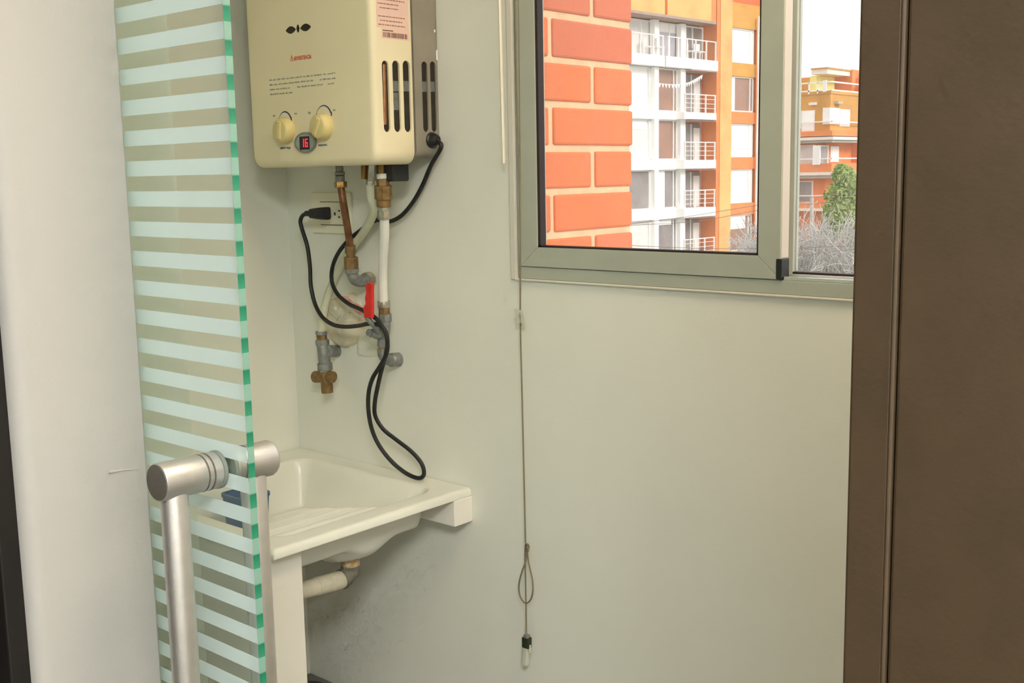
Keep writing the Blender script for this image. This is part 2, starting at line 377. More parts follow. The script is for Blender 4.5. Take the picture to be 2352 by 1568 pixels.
for q in ((GX0, GX0 + .005, GZ0, GZ1), (GX1 - .003, GX1, GZ0, GZ1), (GX0, GX1, GZ0 - .0005, GZ0 + .0028)): gk.box(q[0], q[1], y0 + .002, .010, q[2], q[3])
gk.build('gasket', 'gasket', win)
B('pane', GX0, GX1, .008, .012, GZ0, GZ1, 'window_glass', win)
B('sash_bumper', SX1 - .0055, SX1 + .0035, y0 - .0022, .014, SZ0 + .0005, 1.327, 'black_plastic', win, bevel=.0012)
# rear sash (right) on the outer track
RZ = 1.3055
B('stile', 1.048, 1.0805, .036, .052, 1.30, WZ1 - .03, 'alu', win)
B('stile', 1.66, 1.70, .036, .052, 1.30, WZ1 - .03, 'alu', win)
B('bottom_rail', 1.0805, 1.66, .036, .052, 1.2985, RZ + .0005, 'gasket', win)
B('pane', 1.0805, 1.66, .042, .046, RZ, WZ1 - .03, 'window_glass', win)
B('pane', 1.70, WX1 - .03, .042, .046, RZ, WZ1 - .03, 'window_glass', win)
B('track_lip', SX1 + .004, WX1 - .03, -.0035, .001, 1.2975, 1.3028, 'alu_track', win, bevel=.0008)
B('track_lip', SX1 + .004, WX1 - .03, .012, .015, 1.2975, 1.3050, 'alu_track', win, bevel=.0006)

# ================================================================== SINK
def sstep(a, b_, x):
    t = max(0., min(1., (x - a) / (b_ - a))); return t * t * (3 - 2 * t)
def sd(x, y, x0, x1, y0_, y1_, r):
    qx = abs(x - (x0 + x1) / 2) - (x1 - x0) / 2 + r; qy = abs(y - (y0_ + y1_) / 2) - (y1_ - y0_) / 2 + r
    return math.hypot(max(qx, 0), max(qy, 0)) + min(max(qx, qy), 0) - r
SKX, SKY = .486, -.431
DRY = WX(804, 1283, .352).y
sink = thing('laundry_sink', (.24, -.21, .75), 'white laundry sink with ribbed washboard floor under the heater', 'sink')
nx, ny = 121, 90
top = []; bot = []
for j in range(ny):
    for i in range(nx):
        x = .0015 + (SKX - .0015) * i / (nx - 1); y = SKY + (-.0015 - SKY) * j / (ny - 1)
        d = sd(x, y, .07, .441, -.392, -.048, .035)
        t = sstep(.004, -(.034 - .016 * sstep(.36, .43, x)), d)
        zf = .792 + .195 * max(x, .095)
        zf += .005 * math.cos(2 * PI * x / .0215) * sstep(.10, .14, x) * sstep(-.03, -.065, d if x < .38 else -1) * sstep(-.004, -.02, d)
        z = .900 * (1 - t) + zf * t
        e = min(SKX - x, y - SKY)          # lip rolls over at the free edges
        if e < .010: z -= .0065 * (1 - math.sqrt(max(0, 1 - ((.010 - e) / .010) ** 2)))
        top.append((x, y, z))
        d2 = sd(x, y, .03, .432, -.405, -.030, .045)
        tb = sstep(0.0, -.022, d2)
        zb = .752 + .185 * max(x, .06)
        rr = math.hypot(x - .352, y - DRY); zb -= .026 * sstep(.085, .035, rr)
        bot.append((x, y, .8860 * (1 - tb) + zb * tb))
vs = top + bot; fs = []
n0 = nx * ny
for j in range(ny - 1):
    for i in range(nx - 1):
        a = j * nx + i; fs.append((a, a + 1, a + nx + 1, a + nx)); fs.append((n0 + a, n0 + a + nx, n0 + a + nx + 1, n0 + a + 1))
loop = [i for i in range(nx)] + [j * nx + nx - 1 for j in range(1, ny)] + [(ny - 1) * nx + i for i in range(nx - 2, -1, -1)] + [j * nx for j in range(ny - 2, 0, -1)]
for k in range(len(loop)):
    a, b_ = loop[k], loop[(k + 1) % len(loop)]; fs.append((a, n0 + a, n0 + b_, b_))
link('basin', vs, fs, 'sink_white', sink, smooth=True, angle=60)
# cement ledger that carries the back of the sink
tag(B('support_ledger', 0.0, .4865, -.046, 0, .8385, .8855, 'pier_white', bevel=.0015), 'white cement ledger block on the wall under the back of the sink', 'ledger')
# front pier
pier = thing('sink_pier', (.23, -.39, 0), 'white narrow pier panel standing under the front of the sink', 'pier')
B('pier_body', 0.0, .452, -.418, -.4055, 0, .8845, 'pier_white', pier, bevel=.002)
B('end_panel', .4525, .461, -.4185, -.3605, 0, .8845, 'pier_white', pier, bevel=.0012)
# drain
dr = thing('drain_pipe', (.35, -.17, .74), 'old drain pipe with grey elbow under the sink', 'pipe')
dx_ = .352; cT = WX(804, 1283, dx_); pS = WX(786, 1330, dx_); pE = WX(686, 1357, dx_); dv = (pE - pS).normalized(); pE = pS + dv * .20
cT.z = max(cT.z, .782)
MB().lathe(cT + Vector((0, 0, .022)), cT + Vector((0, 0, -.02)), [(0, .0150), (.020, .0150), (.021, .0166), (.033, .0166), (.034, .0150), (.04, .0150)], 24).build('collar', 'drain_rust', dr, smooth=True)
MB().tube([cT + Vector((0, 0, -.006)), cT + Vector((0, -.001, -.014)), pS + Vector((0, .020, .012)), pS + Vector((0, .008, .002)), pS - dv * -.002], lambda t: .0160 + .0018 * (t > .85), 20, 6).build('elbow', 'drain_elbow', dr, smooth=True)
MB().lathe(pS, pE, [(0, .0152), (.002, .0160), (.026, .0160), (.027, .0146), (.0295, .0146), (.030, .0158), (.058, .0158), (.0585, .0148), (.20, .0148)], 28).build('pvc_tube', 'drain_pvc', dr, smooth=True)
# low cement ledge beneath the sink
struct(B('floor_ledge', 0, .62, -.355, 0, 0, .4115, 'ledge_cement', bevel=.004))
MB().cyl((.075, -.06, .4118), (.075, -.06, .424), .03, 24, bev=.003).build('dark_cap', 'black_plastic', None, smooth=True)
tag(bpy.data.objects['dark_cap'], 'dark round cap lying on the cement ledge under the sink', 'cap')
# blue tub in the basin
tp = WX(566, 1165, .165)
tb = thing('plastic_tub', (tp.x, tp.y, .835), 'small blue plastic tub standing in the sink behind the door handle', 'tub')
def rr3(hx, hy, z, r): return [(tp.x + x, tp.y + y, z) for x, y in rrect(-hx, hx, -hy, hy, r, 5)]
tz = tp.z + .026
b = MB(); b.rings([rr3(.030, .028, .8285, .010), rr3(.034, .032, tz, .012), rr3(.031, .029, tz, .011), rr3(.027, .025, .8315, .009)])
b.build('tub_body', 'blue_plastic', tb, smooth=True)
b = MB(); b.rings([rr3(.0355, .0335, tz - .004, .013), rr3(.0355, .0335, tz + .002, .013), rr3(.0315, .0295, tz + .002, .011), rr3(.0315, .0295, tz - .004, .011), rr3(.0355, .0335, tz - .004, .013)], cap=False)
b.build('tub_rim', 'blue_plastic', tb, smooth=True)

# ================================================================== WATER HEATER
HX0, HX1, HZ0, HZ1, HYF = .0985, .4345, 1.4675, 2.05, -.152
HYM = WX(950.5, 200, HX1).y - .0012
ht = thing('water_heater', (.265, -.07, HZ0), 'cream tankless water heater with grey back on the white wall', 'water heater')
b = MB(); rs = []
for y, ins in [(HYM, .0015), (HYM - .002, 0)] + [(HYF + .012 * (1 - math.sin(math.radians(90 * k / 6))), .012 * (1 - math.cos(math.radians(90 * k / 6)))) for k in range(7)]:
    rs.append([(x, y, z) for x, z in rrect(HX0 + ins, HX1 - ins, HZ0 + ins, HZ1 - ins, .021 - ins * .6, 7)])
b.rings(rs)
cover = b.build('front_cover', 'cover_cream', ht, smooth=True, angle=40)
b = MB(); rs = []
for y, ins in [(-.0005, .004), (-.004, .001), (-.010, 0), (HYM + .0035, 0)]:
    rs.append([(x, y, z) for x, z in rrect(HX0 + .006 + ins, HX1 - .0005 - ins, 1.4785 + ins, HZ1 - .006 - ins, .014, 6)])
b.rings(rs)
chassis = b.build('chassis', 'chassis_grey', ht, smooth=True, angle=40)
B('seam_gap', HX0 + .012, HX1 - .005, HYM - .004, HYM + .008, 1.486, HZ1 - .02, 'dark_inside', ht)
def slot_solid(y, z0, z1, hw, x0, x1):
    pts = []
    for k in range(9): a = math.radians(180 * k / 8); pts.append((y + hw * math.cos(a), z1 - hw + hw * math.sin(a)))
    for k in range(9): a = math.radians(180 + 180 * k / 8); pts.append((y + hw * math.cos(a), z0 + hw + hw * math.sin(a)))
    m_ = MB(); m_.rings([[(x0, p, q) for p, q in pts], [(x1, p, q) for p, q in pts]]); return m_
slots = []
for pa, pb in ((876, 892), (900, 917), (924, 941)):
    u = WX(pa, 145, HX1); w = WX(pb, 145, HX1); zt = WX((pa + pb) / 2, 139, HX1).z; zb = WX((pa + pb) / 2 + 8, 303.5, HX1).z
    slots.append(((u.y + w.y) / 2 + .0003, zb, zt, (w.y - u.y) / 2 - .0004, 'c'))
for pa, pb in ((967, 981), (986.5, 1000)):
    u = WX(pa, 145, HX1); w = WX(pb, 145, HX1); zt = WX((pa + pb) / 2, 141, HX1).z; zb = WX((pa + pb) / 2 + 8, 303, HX1).z
    slots.append(((u.y + w.y) / 2 + .001, zb, zt, (w.y - u.y) / 2 - .0004, 'k'))
boolean_cut(cover, [slot_solid(s[0], s[1], s[2], s[3], HX1 - .022, HX1 + .01).build('cutter', 'dark_inside') for s in slots if s[4] == 'c'])
boolean_cut(chassis, [slot_solid(s[0], s[1], s[2], s[3], HX1 - .022, HX1 + .01).build('cutter', 'dark_inside') for s in slots if s[4] == 'k'])
for i, s in enumerate(slots):
    rc = slot_solid(s[0], s[1] - .0005, s[2] + .0005, s[3] + .0004, HX1 - .0215, HX1 - .0035).build('slot_shade_fill', 'dark_inside', ht)  # dark fill near the opening stands in for the slot's inner shade
    zm = s[2] - (s[2] - s[1]) * .34
    if i == 0: MB().cyl((HX1 - .0045, s[0] - .001, s[1] + .012), (HX1 - .0045, s[0] + .001, s[2] - .006), .0035, 10).build('inner_tube', 'copper_inside', rc, smooth=True)
    else: B('inner_bracket', HX1 - .0040, HX1 - .0030, s[0] - s[3] * .9, s[0] + s[3] * .9, zm - .010, zm + .007, 'steel_inside', rc)
    if i == 1: B('inner_plate', HX1 - .0040, HX1 - .0030, s[0] - s[3] * .8, s[0] + s[3] * .8, zm - .040, zm - .012, 'steel_inside', rc)
# front sight holes
def lens(cx, cz, hw, hh, tilt=0, n=8):
    pts = []
    for k in range(n): t = -1 + 2 * k / n; pts.append((hw * t, hh * (1 - t * t)))
    for k in range(n): t = 1 - 2 * k / n; pts.append((hw * t, -hh * (1 - t * t)))
    return [(cx + x, cz + z) for x, z in pts]
holes = []
for px, py, hw, hh in ((668, 69, .0140, .0062), (684.5, 65.5, .0040, .0068), (702, 63, .0145, .0062)):
    p = W(px, py, HYF); holes.append(lens(p.x, p.z, hw, hh))
cut = []
for pts in holes:
    m_ = MB(); m_.rings([[(x, HYF - .01, z) for x, z in pts], [(x, HYF + .012, z) for x, z in pts]]); cut.append(m_.build('cutter', 'dark_inside'))
boolean_cut(cover, cut)
for pts in holes:
    m_ = MB(); m_.rings([[(x, HYF - .0003, z) for x, z in pts], [(x, HYF + .0118, z) for x, z in pts]]); m_.build('hole_shade_fill', 'dark_inside', ht)  # flush dark inlay paints the shade inside each hole
for o in (cover, chassis):
    o.data.polygons.foreach_set('use_smooth', [True] * len(o.data.polygons)); o.data.set_sharp_from_angle(angle=math.radians(40))
# knobs
for px, py, rid in ((652, 300, 0.12), (738, 290.5, .5)):
    p = W(px, py, HYF - .008)
    k = MB().lathe((p.x, HYF + .0005, p.z), (p.x, HYF - .03, p.z), [(0, .0205), (.004, .0225), (.008, .0222), (.0165, .0200), (.0185, .0185), (.0192, .0165), (.0192, .001)], 36).build('knob', 'knob_cream', ht, smooth=True)
    a = rid; dx, dz = math.sin(a), math.cos(a)
    g = MB(); w_ = .0045
    prof = [(-.016, .0), (.016, .0)]
    rsq = []
    for yy, ww, ll in ((HYF - .0185, .0060, .0165), (HYF - .0205, .0045, .0150), (HYF - .0212, .003, .0135)):
        rsq.append([(p.x + dx * ll * su + dz * ww * sv, yy, p.z + dz * ll * su - dx * ww * sv) for su, sv in ((-1, -1), (1, -1), (1, 1), (-1, 1))])
    g.rings(rsq); g.build('grip_ridge', 'knob_cream', k, bevel=.001)
# display
pc = W(700.5, 327.5, HYF - .003)
def ell(rx, rz, y, n=36): return [(pc.x + rx * math.cos(2 * PI * i / n), y, pc.z + rz * math.sin(2 * PI * i / n)) for i in range(n)]
bz = MB().rings([ell(.0285, .0180, HYF + .0003), ell(.0285, .0180, HYF - .0035), ell(.0270, .0168, HYF - .0045), ell(.0258, .0157, HYF - .0040), ell(.0258, .0157, HYF - .001)]).build('display_bezel', 'bezel_ring', ht, smooth=True)
MB().rings([ell(.0257, .0156, HYF - .0008), ell(.0257, .0156, HYF - .0032)]).build('display_face', 'bezel_grey', bz)
B('screen', pc.x - .0135, pc.x + .0125, HYF - .0040, HYF - .0030, pc.z - .0118, pc.z + .0105, 'screen_black', bz)
def seven(cx, cz, w, h, on, m_):
    t = .0016; y0_, y1_ = HYF - .0044, HYF - .0039
    seg = {'a': (-w, w, h - t, h), 'd': (-w, w, -h, -h + t), 'g': (-w, w, -t / 2, t / 2), 'f': (-w, -w + t, 0, h), 'b': (w - t, w, 0, h), 'e': (-w, -w + t, -h, 0), 'c': (w - t, w, -h, 0)}
    for k in on:
        q = seg[k]; m_.box(cx + q[0] + (q[2] + q[3]) * .04, cx + q[1] + (q[2] + q[3]) * .04, y0_, y1_, cz + q[2], cz + q[3])
m_ = MB(); seven(pc.x - .0045, pc.z - .0005, .0028, .0070, 'bc', m_); seven(pc.x + .0055, pc.z - .0005, .0034, .0070, 'afedcg', m_)
m_.build('display_digits', 'red_led', bz)
# print on the front
YP = HYF - .0003
p = W(675, 139, HYF); text('warning_print', 'ADVERTENCIA', (p.x, YP, p.z), .0092, 'print_orange', ht, sx=.78, bold=.0002)
p = W(667.5, 140, HYF); tr = MB()
for a, c in (((0, 0), (.0075, 0)), ((.0075, 0), (.00375, .0095)), ((.00375, .0095), (0, 0))):
    tr.cyl((p.x + a[0], YP, p.z + a[1]), (p.x + c[0], YP, p.z + c[1]), .0004, 6)
tr.cyl((p.x + .00375, YP, p.z + .0025), (p.x + .00375, YP, p.z + .0062), .0005, 6)
tr.build('warning_triangle', 'print_orange', ht)
ln = MB(); q0 = W(619, 186, HYF); q1 = W(770, 166, HYF)
for r_, (fr, gaps) in enumerate(((1.0, ()), (1.0, (.70,)), (.99, (.33, .84)), (.35, ()))):
    z = q0.z - r_ * .0082; x = q0.x; end = q0.x + (q1.x - q0.x) * fr
    while x < end:
        wlen = random.uniform(.004, .016); wlen = min(wlen, end - x)
        if not any(abs((x - q0.x) / (q1.x - q0.x) - g_) < .025 for g_ in gaps):
            xx = x
            while xx < x + wlen - .0008: ln.box(xx, xx + random.uniform(.0008, .0014), YP, YP + .0004, z, z + random.choice((.0018, .0018, .0026))); xx += .0017
        x += wlen + .0022
ln.build('small_print', 'print_grey', ht)
for (px, py), r0_, lab in (((652, 268), .0175, ('min', 'max', (627, 268), (676, 263))), ((741, 258), .020, ('baja', 'alta', (708, 261), (765, 255)))):
    c = W(px + 3, py + 12, HYF); arc = MB(); n = 14; pin = []; pout = []
    for k in range(n + 1):
        t = k / n; a = math.radians(158 - 136 * t); w_ = .0003 + .0013 * t
        pin.append((c.x + (r0_ - w_) * math.cos(a), c.z + (r0_ - w_) * math.sin(a))); pout.append((c.x + (r0_ + w_) * math.cos(a), c.z + (r0_ + w_) * math.sin(a)))
    pts = pin + pout[::-1]; vv = [(x, YP, z) for x, z in pts]; ff = [(k, k + 1, 2 * n - k, 2 * n + 1 - k) for k in range(n)]
    arc.add(vv, ff)
    e = pout[-1]; arc.box(e[0] - .0016, e[0] + .0012, YP, YP + .0004, e[1] - .006, e[1] + .0005); s_ = pout[0]; arc.box(s_[0] - .0006, s_[0] + .0008, YP, YP + .0004, s_[1] - .003, s_[1])
    arc.build('dial_arc', 'print_blue', ht)
    for w_, q in ((lab[0], lab[2]), (lab[1], lab[3])):
        p = W(q[0], q[1], HYF); text('dial_print', w_, (p.x, YP, p.z), .0058, 'print_grey', ht, sx=.8)
p = W(643, 342, HYF); text('knob_name_print', 'regulador de gas', (p.x, YP, p.z), .0062, 'print_blue', ht, sx=.74)
p = W(731.5, 335.5, HYF); text('knob_name_print', 'temperatura', (p.x, YP, p.z), .0062, 'print_blue', ht, sx=.74)
# sticker and barcode on the side
XS = HX1 + .0003
a = WX(865.5, 60, HX1); c = WX(940, 60, HX1); zb = WX(900, 66, HX1).z
st = B('sticker', HX1 - .0002, XS, a.y, c.y - .0015, zb, zb + .115, 'sticker_pink', ht)
B('barcode_label', HX1 - .0002, XS, a.y + .010, c.y - .001, zb - .0165, zb, 'sticker_pink', ht)
pr = MB(); ya, yb = a.y + .003, c.y - .004
for row in range(16):
    z = zb + .004 + row * .0066
    if row in (3, 9, 12): continue
    y = ya + (.004 if row % 3 == 1 else 0); e = yb - random.choice((0, .012, .02, .006))
    while y < e:
        wlen = random.uniform(.002, .008); pr.box(XS, XS + .0002, y, min(y + wlen, e), z, z + .0018); y += wlen + .0014
pr.build('sticker_print', 'print_brown', st)
bc = MB(); y = a.y + .0125
random.seed(5)
while y < c.y - .006:
    w_ = random.choice((.0006, .0006, .0011, .0016)); bc.box(XS, XS + .0002, y, y + w_, zb - .0145, zb - .0065); y += w_ + random.choice((.0006, .0009, .0014))
bc.box(XS, XS + .0002, a.y + .012, a.y + .035, zb - .0045, zb - .003)
bc.build('barcode', 'barcode_brown', ht)
# paint chips on the chassis side
for q in (((1003, 115), (1007, 138)), ((998, 68), (999, 74))):
    u = WX(*q[0], HX1); w = WX(*q[1], HX1); B('paint_chip', HX1 - .0008, HX1 + .0002, u.y - .0012, u.y + .0018, w.z, u.z, 'teflon', ht)
# cable grommet
g0 = WX(990, 322, HX1 - .002)
MB().lathe(g0, g0 + Vector((.03, 0, 0)), [(0, .0135), (.004, .0135), (.006, .0115), (.012, .0105), (.016, .0075)], 22).build('cable_grommet', 'black_plastic', ht, smooth=True)
# outlets under the casing
def seg(name, par, mt, pa, ya, pb, yb, wpx, n=20, bev=.0008):
    p = W(pa[0], pa[1], ya); q = W(pb[0], pb[1], yb); r = wpx * (p - CAM).dot(fw) / F_PX / 2
    return MB().cyl(p, q, r, n, bev=bev).build(name, mt, par, smooth=True, angle=28)
YH = -.085
seg('brass_stub', ht, 'brass', (836, 372), YH, (836, 411), YH, 14)
seg('valve_block', ht, 'chrome_old', (855, 372), YH + .01, (852, 414), YH + .01, 26, 6)
seg('valve_nut', ht, 'chrome_old', (851, 414), YH + .01, (850, 428), YH + .01, 20, 6)
p = W(892, 372, -.055); q = W(931, 416, -.055)
B('igniter_box', p.x, q.x, -.085, -.045, q.z, HZ0 + .02, 'black_plastic', ht, bevel=.003)
p = W(804, 379, -.10); q = W(845, 385, -.10); B('base_plate', p.x, q.x, -.135, -.03, HZ0 + .001, HZ0 + .0125, 'dark_inside', ht)

# ================================================================== PLUMBING
# gas line
gp = thing('gas_pipe', W(803, 640, -.05), 'copper gas pipe with brass nuts running from heater to grey wall elbow', 'pipe')
seg('union', gp, 'galv', (779, 376), -.088, (780, 394), -.088, 18)
seg('union', gp, 'galv', (780, 394), -.088, (780.5, 402), -.088, 24, 8)
seg('union', gp, 'galv', (780.5, 402), -.088, (781, 420), -.087, 22, 14)
seg('flare_nut', gp, 'brass', (782, 417), -.087, (783, 431), -.087, 29, 6)
MB().tube([W(783, 428, -.087), W(788, 462, -.086), W(794, 500, -.078), W(800, 535, -.066), W(804, 566, -.058)], .0066, 16, 5).build('copper_tube', 'copper', gp, smooth=True)
seg('flare_nut', gp, 'old_brass', (804, 563), -.058, (805, 582), -.056, 25, 6)
seg('coupling', gp, 'old_brass', (805, 580), -.056, (806, 592), -.055, 20)
seg('flare_nut', gp, 'old_brass', (806, 590), -.055, (807, 618), -.053, 33, 6)
MB().tube([W(808, 616, -.053), W(809, 628, -.052), W(814, 640, -.048), W(826, 646, -.034), W(842, 644, -.016), W(852, 641, -.001)], lambda t: .0105 + .002 * (t < .2), 18, 5).build('wall_elbow', 'galv', gp, smooth=True)
MB().lathe(W(838, 643, -.022), W(852, 641, -.0005), [(0, .0128), (.006, .0145), (.016, .0145)], 14).build('elbow_collar', 'chrome_old', gp, smooth=True)
# cold water hose
cw = thing('cold_water_hose', W(883, 760, -.04), 'white straight hose with brass union under the right of the heater', 'hose')
seg('brass_stub', cw, 'brass', (877, 374), YH, (877, 402), YH, 17)
seg('thread_tape', cw, 'teflon', (878, 399), YH, (879, 411), YH, 27)
seg('union', cw, 'old_brass', (879, 410), YH, (880, 428), YH, 30, 6)
seg('union_nut', cw, 'old_brass', (880, 426), YH, (881, 457), YH + .002, 41, 8)
seg('union', cw, 'old_brass', (881, 456), YH + .002, (881.5, 475), YH + .003, 33)
seg('hose_ferrule', cw, 'chrome_old', (881.5, 473), YH + .003, (882, 486), YH + .004, 28)
seg('hose_ferrule', cw, 'chrome_old', (882, 484), YH + .004, (883, 503), YH + .005, 31, 8)
MB().tube([W(883, 500, YH + .005), W(883, 540, -.072), W(880, 590, -.060), W(879, 640, -.050), W(881, 694, -.045)], .0083, 16, 5).build('hose', 'hose_white', cw, smooth=True)
seg('hose_ferrule', cw, 'chrome_old', (881, 691), -.045, (882, 706), -.044, 29)
seg('hose_nut', cw, 'old_brass', (882, 705), -.044, (883, 722), -.043, 26, 8)
vt = seg('valve_body', cw, 'galv', (884, 720), -.043, (885, 738), -.042, 30, 8)
seg('valve_body', cw, 'galv', (885, 737), -.042, (882, 768), -.042, 26)
seg('valve_body', cw, 'galv', (880, 766), -.042, (878, 796), -.042, 24, 6)
seg('brass_ring', cw, 'brass', (878, 795), -.042, (878, 805), -.042, 18)
MB().tube([W(878, 800, -.042), W(880, 816, -.041), W(890, 826, -.03), W(905, 826, -.012), W(916, 825, -.0005)], lambda t: .0095 + .0035 * (t > .6), 18, 5).build('wall_elbow', 'galv', cw, smooth=True)
# shut-off valve with red lever
sv = thing('shutoff_valve', W(858, 750, -.06), 'shut-off valve with red lever handle beside the white hose', 'valve')
seg('stem', sv, 'galv', (876, 772), -.045, (852, 764), -.068, 20)
seg('stem_cap', sv, 'galv', (853, 764), -.066, (846, 763), -.074, 17, 12)
MB().tube([W(872, 772, -.05), W(862, 752, -.068), W(850, 738, -.078), W(843, 728, -.082)], .005, 8, 4).build('lever_arm', 'galv', sv, smooth=True)
pa = W(837, 729, -.083); pb = W(852, 729, -.083); pt = W(840, 652, -.086); pu = W(852, 650, -.086)
b = MB(); prof = [(835.5, 730), (853, 731), (853.5, 700), (853, 672), (853.5, 654), (848, 648.5), (842, 650), (838.5, 657), (840.5, 670), (837.5, 684), (839, 697), (833, 708), (836, 718)]
b.rings([[W(x, y, -.0855) for x, y in prof], [W(x, y, -.0855) + Vector((0, .007, 0)) for x, y in prof]])
b.build('red_lever', 'red_handle', sv, bevel=.0012)
# hot water hose with its wall valve
hw = thing('hot_water_hose', W(742, 800, -.04), 'yellowed curved hose ending in grey valve and brass tee on the wall', 'hose')
MB().tube([W(850, 424, YH + .01), W(853, 455, -.072), W(860, 480, -.062), W(850, 508, -.046), W(832, 538, -.034), W(806, 574, -.020), W(780, 618, -.014), W(760, 660, -.015), W(746, 705, -.022), W(738, 766, -.040)], .0076, 14, 6).build('hose', 'hose_old', hw, smooth=True)
seg('hose_ferrule', hw, 'galv', (738, 761), -.040, (738, 768), -.040, 27)
seg('hose_ferrule', hw, 'old_brass', (738, 768), -.040, (740, 782), -.040, 24, 8)
seg('valve_body', hw, 'galv', (740, 780), -.040, (741, 792), -.040, 32, 8)
seg('valve_body', hw, 'galv', (741, 790), -.040, (746, 836), -.040, 28)
seg('valve_body', hw, 'galv', (746, 834), -.040, (747, 850), -.040, 35)
seg('thread_tape', hw, 'teflon', (747, 849), -.040, (747, 853), -.040, 27)
seg('wall_branch', hw, 'galv', (750, 806), -.040, (774, 806), -.0005, 28)
seg('tee', hw, 'old_brass', (748, 852), -.040, (752, 902), -.040, 27, bev=.001)
seg('tee', hw, 'old_brass', (752, 865), -.040, (723, 865), -.043, 27, bev=.001)
seg('tee', hw, 'old_brass', (756, 864), -.040, (765, 866), -.040, 27, bev=.001)
# plaster repairs on the wall
def patch(name, pix, depth, mt, label, lump=0.):
    P = [W(x, y, 0) for x, y in pix]; P = spline(P + [P[0]], 4)[:-1]; c = sum(P, Vector()) / len(P); b = MB(); rs = []
    prof = [(1.0, -.0002), (.97, depth * .45), (.90, depth * .8), (.78, depth), (.62, depth * (1 + lump * .5)), (.45, depth * (1 + lump)), (.28, depth * (1 + lump * .7)), (.12, depth * (1 + lump))]
    for k, (s_, dd) in enumerate(prof):
        rs.append([Vector((c.x + (p.x - c.x) * s_ * random.uniform(.97, 1.03), -dd - (random.uniform(-.15, .2) * depth if k else 0), c.z + (p.z - c.z) * s_ * random.uniform(.97, 1.03))) for p in P])
    b.rings(rs); return tag(b.build(name, mt, None, smooth=True, angle=70), label, 'patch')
patch('plaster_patch', [(752, 700), (762, 688), (790, 676), (812, 672), (830, 690), (832, 720), (842, 745), (832, 775), (808, 795), (785, 796), (764, 782), (756, 760), (752, 730)], .010, 'plaster', 'rough yellowish plaster lump on the wall behind the black cable', .4)
patch('plaster_square', [(822, 772), (822, 812), (832, 818), (868, 818), (880, 800), (882, 760), (858, 752), (838, 758)], .004, 'plaster_white', 'square white plaster patch beside the shut-off valve')
sm = MB(); pts = [(783, 682), (790, 680), (806, 694), (824, 704), (838, 712), (836, 720), (818, 716), (800, 704)]
sm.rings([[W(x, y, -.016) for x, y in pts], [W(x, y, -.016) + Vector((0, .010, 0)) for x, y in pts]])
tag(sm.build('red_paint_smear', 'red_smear', None, bevel=.001), 'smear of red paint across the plaster lump behind the cable', 'paint')

# ================================================================== OUTLET
ol = thing('wall_outlet', W(766, 538, 0), 'cream double wall socket with the black plug in it', 'socket')
pA = W(719, 442, 0); pB = W(812, 537, 0)
B('plate', pA.x, pB.x, -.006, 0, pB.z, pA.z, 'outlet_plate', ol, bevel=.0018, bseg=3)
mA = W(735, 464, -.006); mB = W(805, 518, -.006)
B('socket_module', mA.x, mB.x - .008, -.0072, -.004, mB.z + .001, mA.z, 'outlet_plate', ol, bevel=.0008)
for zz in (mA.z + .0004, mB.z + .0004): B('groove', mA.x + .001, mB.x - .009, -.00735, -.0068, zz - .0006, zz + .0006, 'outlet_dark', ol)
for px, py, w_, h_ in ((769, 491, .005, .0058), (779, 484, .0055, .0028), (779, 498.5, .0055, .0028)):
    p = W(px, py, -.0072); B('socket_slot', p.x - w_ / 2, p.x + w_ / 2, -.0074, -.0065, p.z - h_ / 2, p.z + h_ / 2, 'outlet_dark', ol)
# cable and plug
pcable = thing('power_cord', W(890, 800, -.05), 'black power cable looping from heater side down to the sink and up to the plug', 'cable')
gx = g0 + Vector((.014, 0, -.002))
path = [(None, gx), (None, gx + Vector((.012, -.002, -.010)))]
for x, y, d in [(990, 380, -.020), (972, 422, -.018), (950, 462, -.018), (922, 495, -.018), (893, 509, -.018), (866, 505, -.014), (842, 519, -.014), (820, 535, -.014), (798, 554, -.022), (777, 581, -.033), (764, 612, -.036),
                (762, 645, -.038), (775, 675, -.040), (800, 697, -.048), (832, 712, -.062), (862, 730, -.074), (881, 755, -.074), (890, 785, -.072), (887, 815, -.070), (872, 842, -.070), (856, 868, -.070), (847, 900, -.070), (846, 940, -.068), (854, 985, -.064),
                (871, 1023, -.058), (898, 1058, -.050), (926, 1082, -.042), (950, 1095, -.036), (967, 1097, -.032), (974, 1085, -.030), (967, 1062, -.030), (943, 1035, -.034), (908, 1008, -.042), (880, 985, -.050), (862, 955, -.056), (861, 925, -.060), (867, 890, -.062),
                (875, 855, -.063), (884, 822, -.064), (890, 790, -.066), (887, 765, -.068), (874, 748, -.070), (850, 743, -.070), (822, 748, -.064), (790, 750, -.058), (762, 744, -.052), (739, 726, -.046), (723, 696, -.042), (714, 655, -.040), (712, 612, -.040), (706, 566, -.040), (695, 530, -.040), (690, 508, -.040), (696, 494, -.041), (708, 490, -.042)]:
    path.append(((x, y), W(x, y, d)))
MB().tube([p for _, p in path], .0039, 10, 6).build('cable', 'cable_black', pcable, smooth=True)
b = MB()
pl0 = W(702, 490, -.044); pl1 = W(752, 490, -.030)
dv = (pl1 - pl0).normalized(); sv_ = dv.cross(Vector((0, 0, 1))).normalized()
L_ = (pl1 - pl0).length; rs = []
for t, hh, wv in ((0, .0042, .0042), (.06, .0052, .005), (.22, .0052, .005), (.25, .0085, .0075), (.55, .0105, .009), (.85, .0118, .0115), (1.0, .0118, .0115)):
    c_ = pl0 + dv * L_ * t; rs.append([c_ + sv_ * x + Vector((0, 0, z)) for x, z in rrect(-wv, wv, -hh, hh, min(hh, wv) * .45, 3)])
b.rings(rs); plug = b.build('plug', 'plug_black', pcable, smooth=True, angle=40)
q = W(744, 490, -.02)
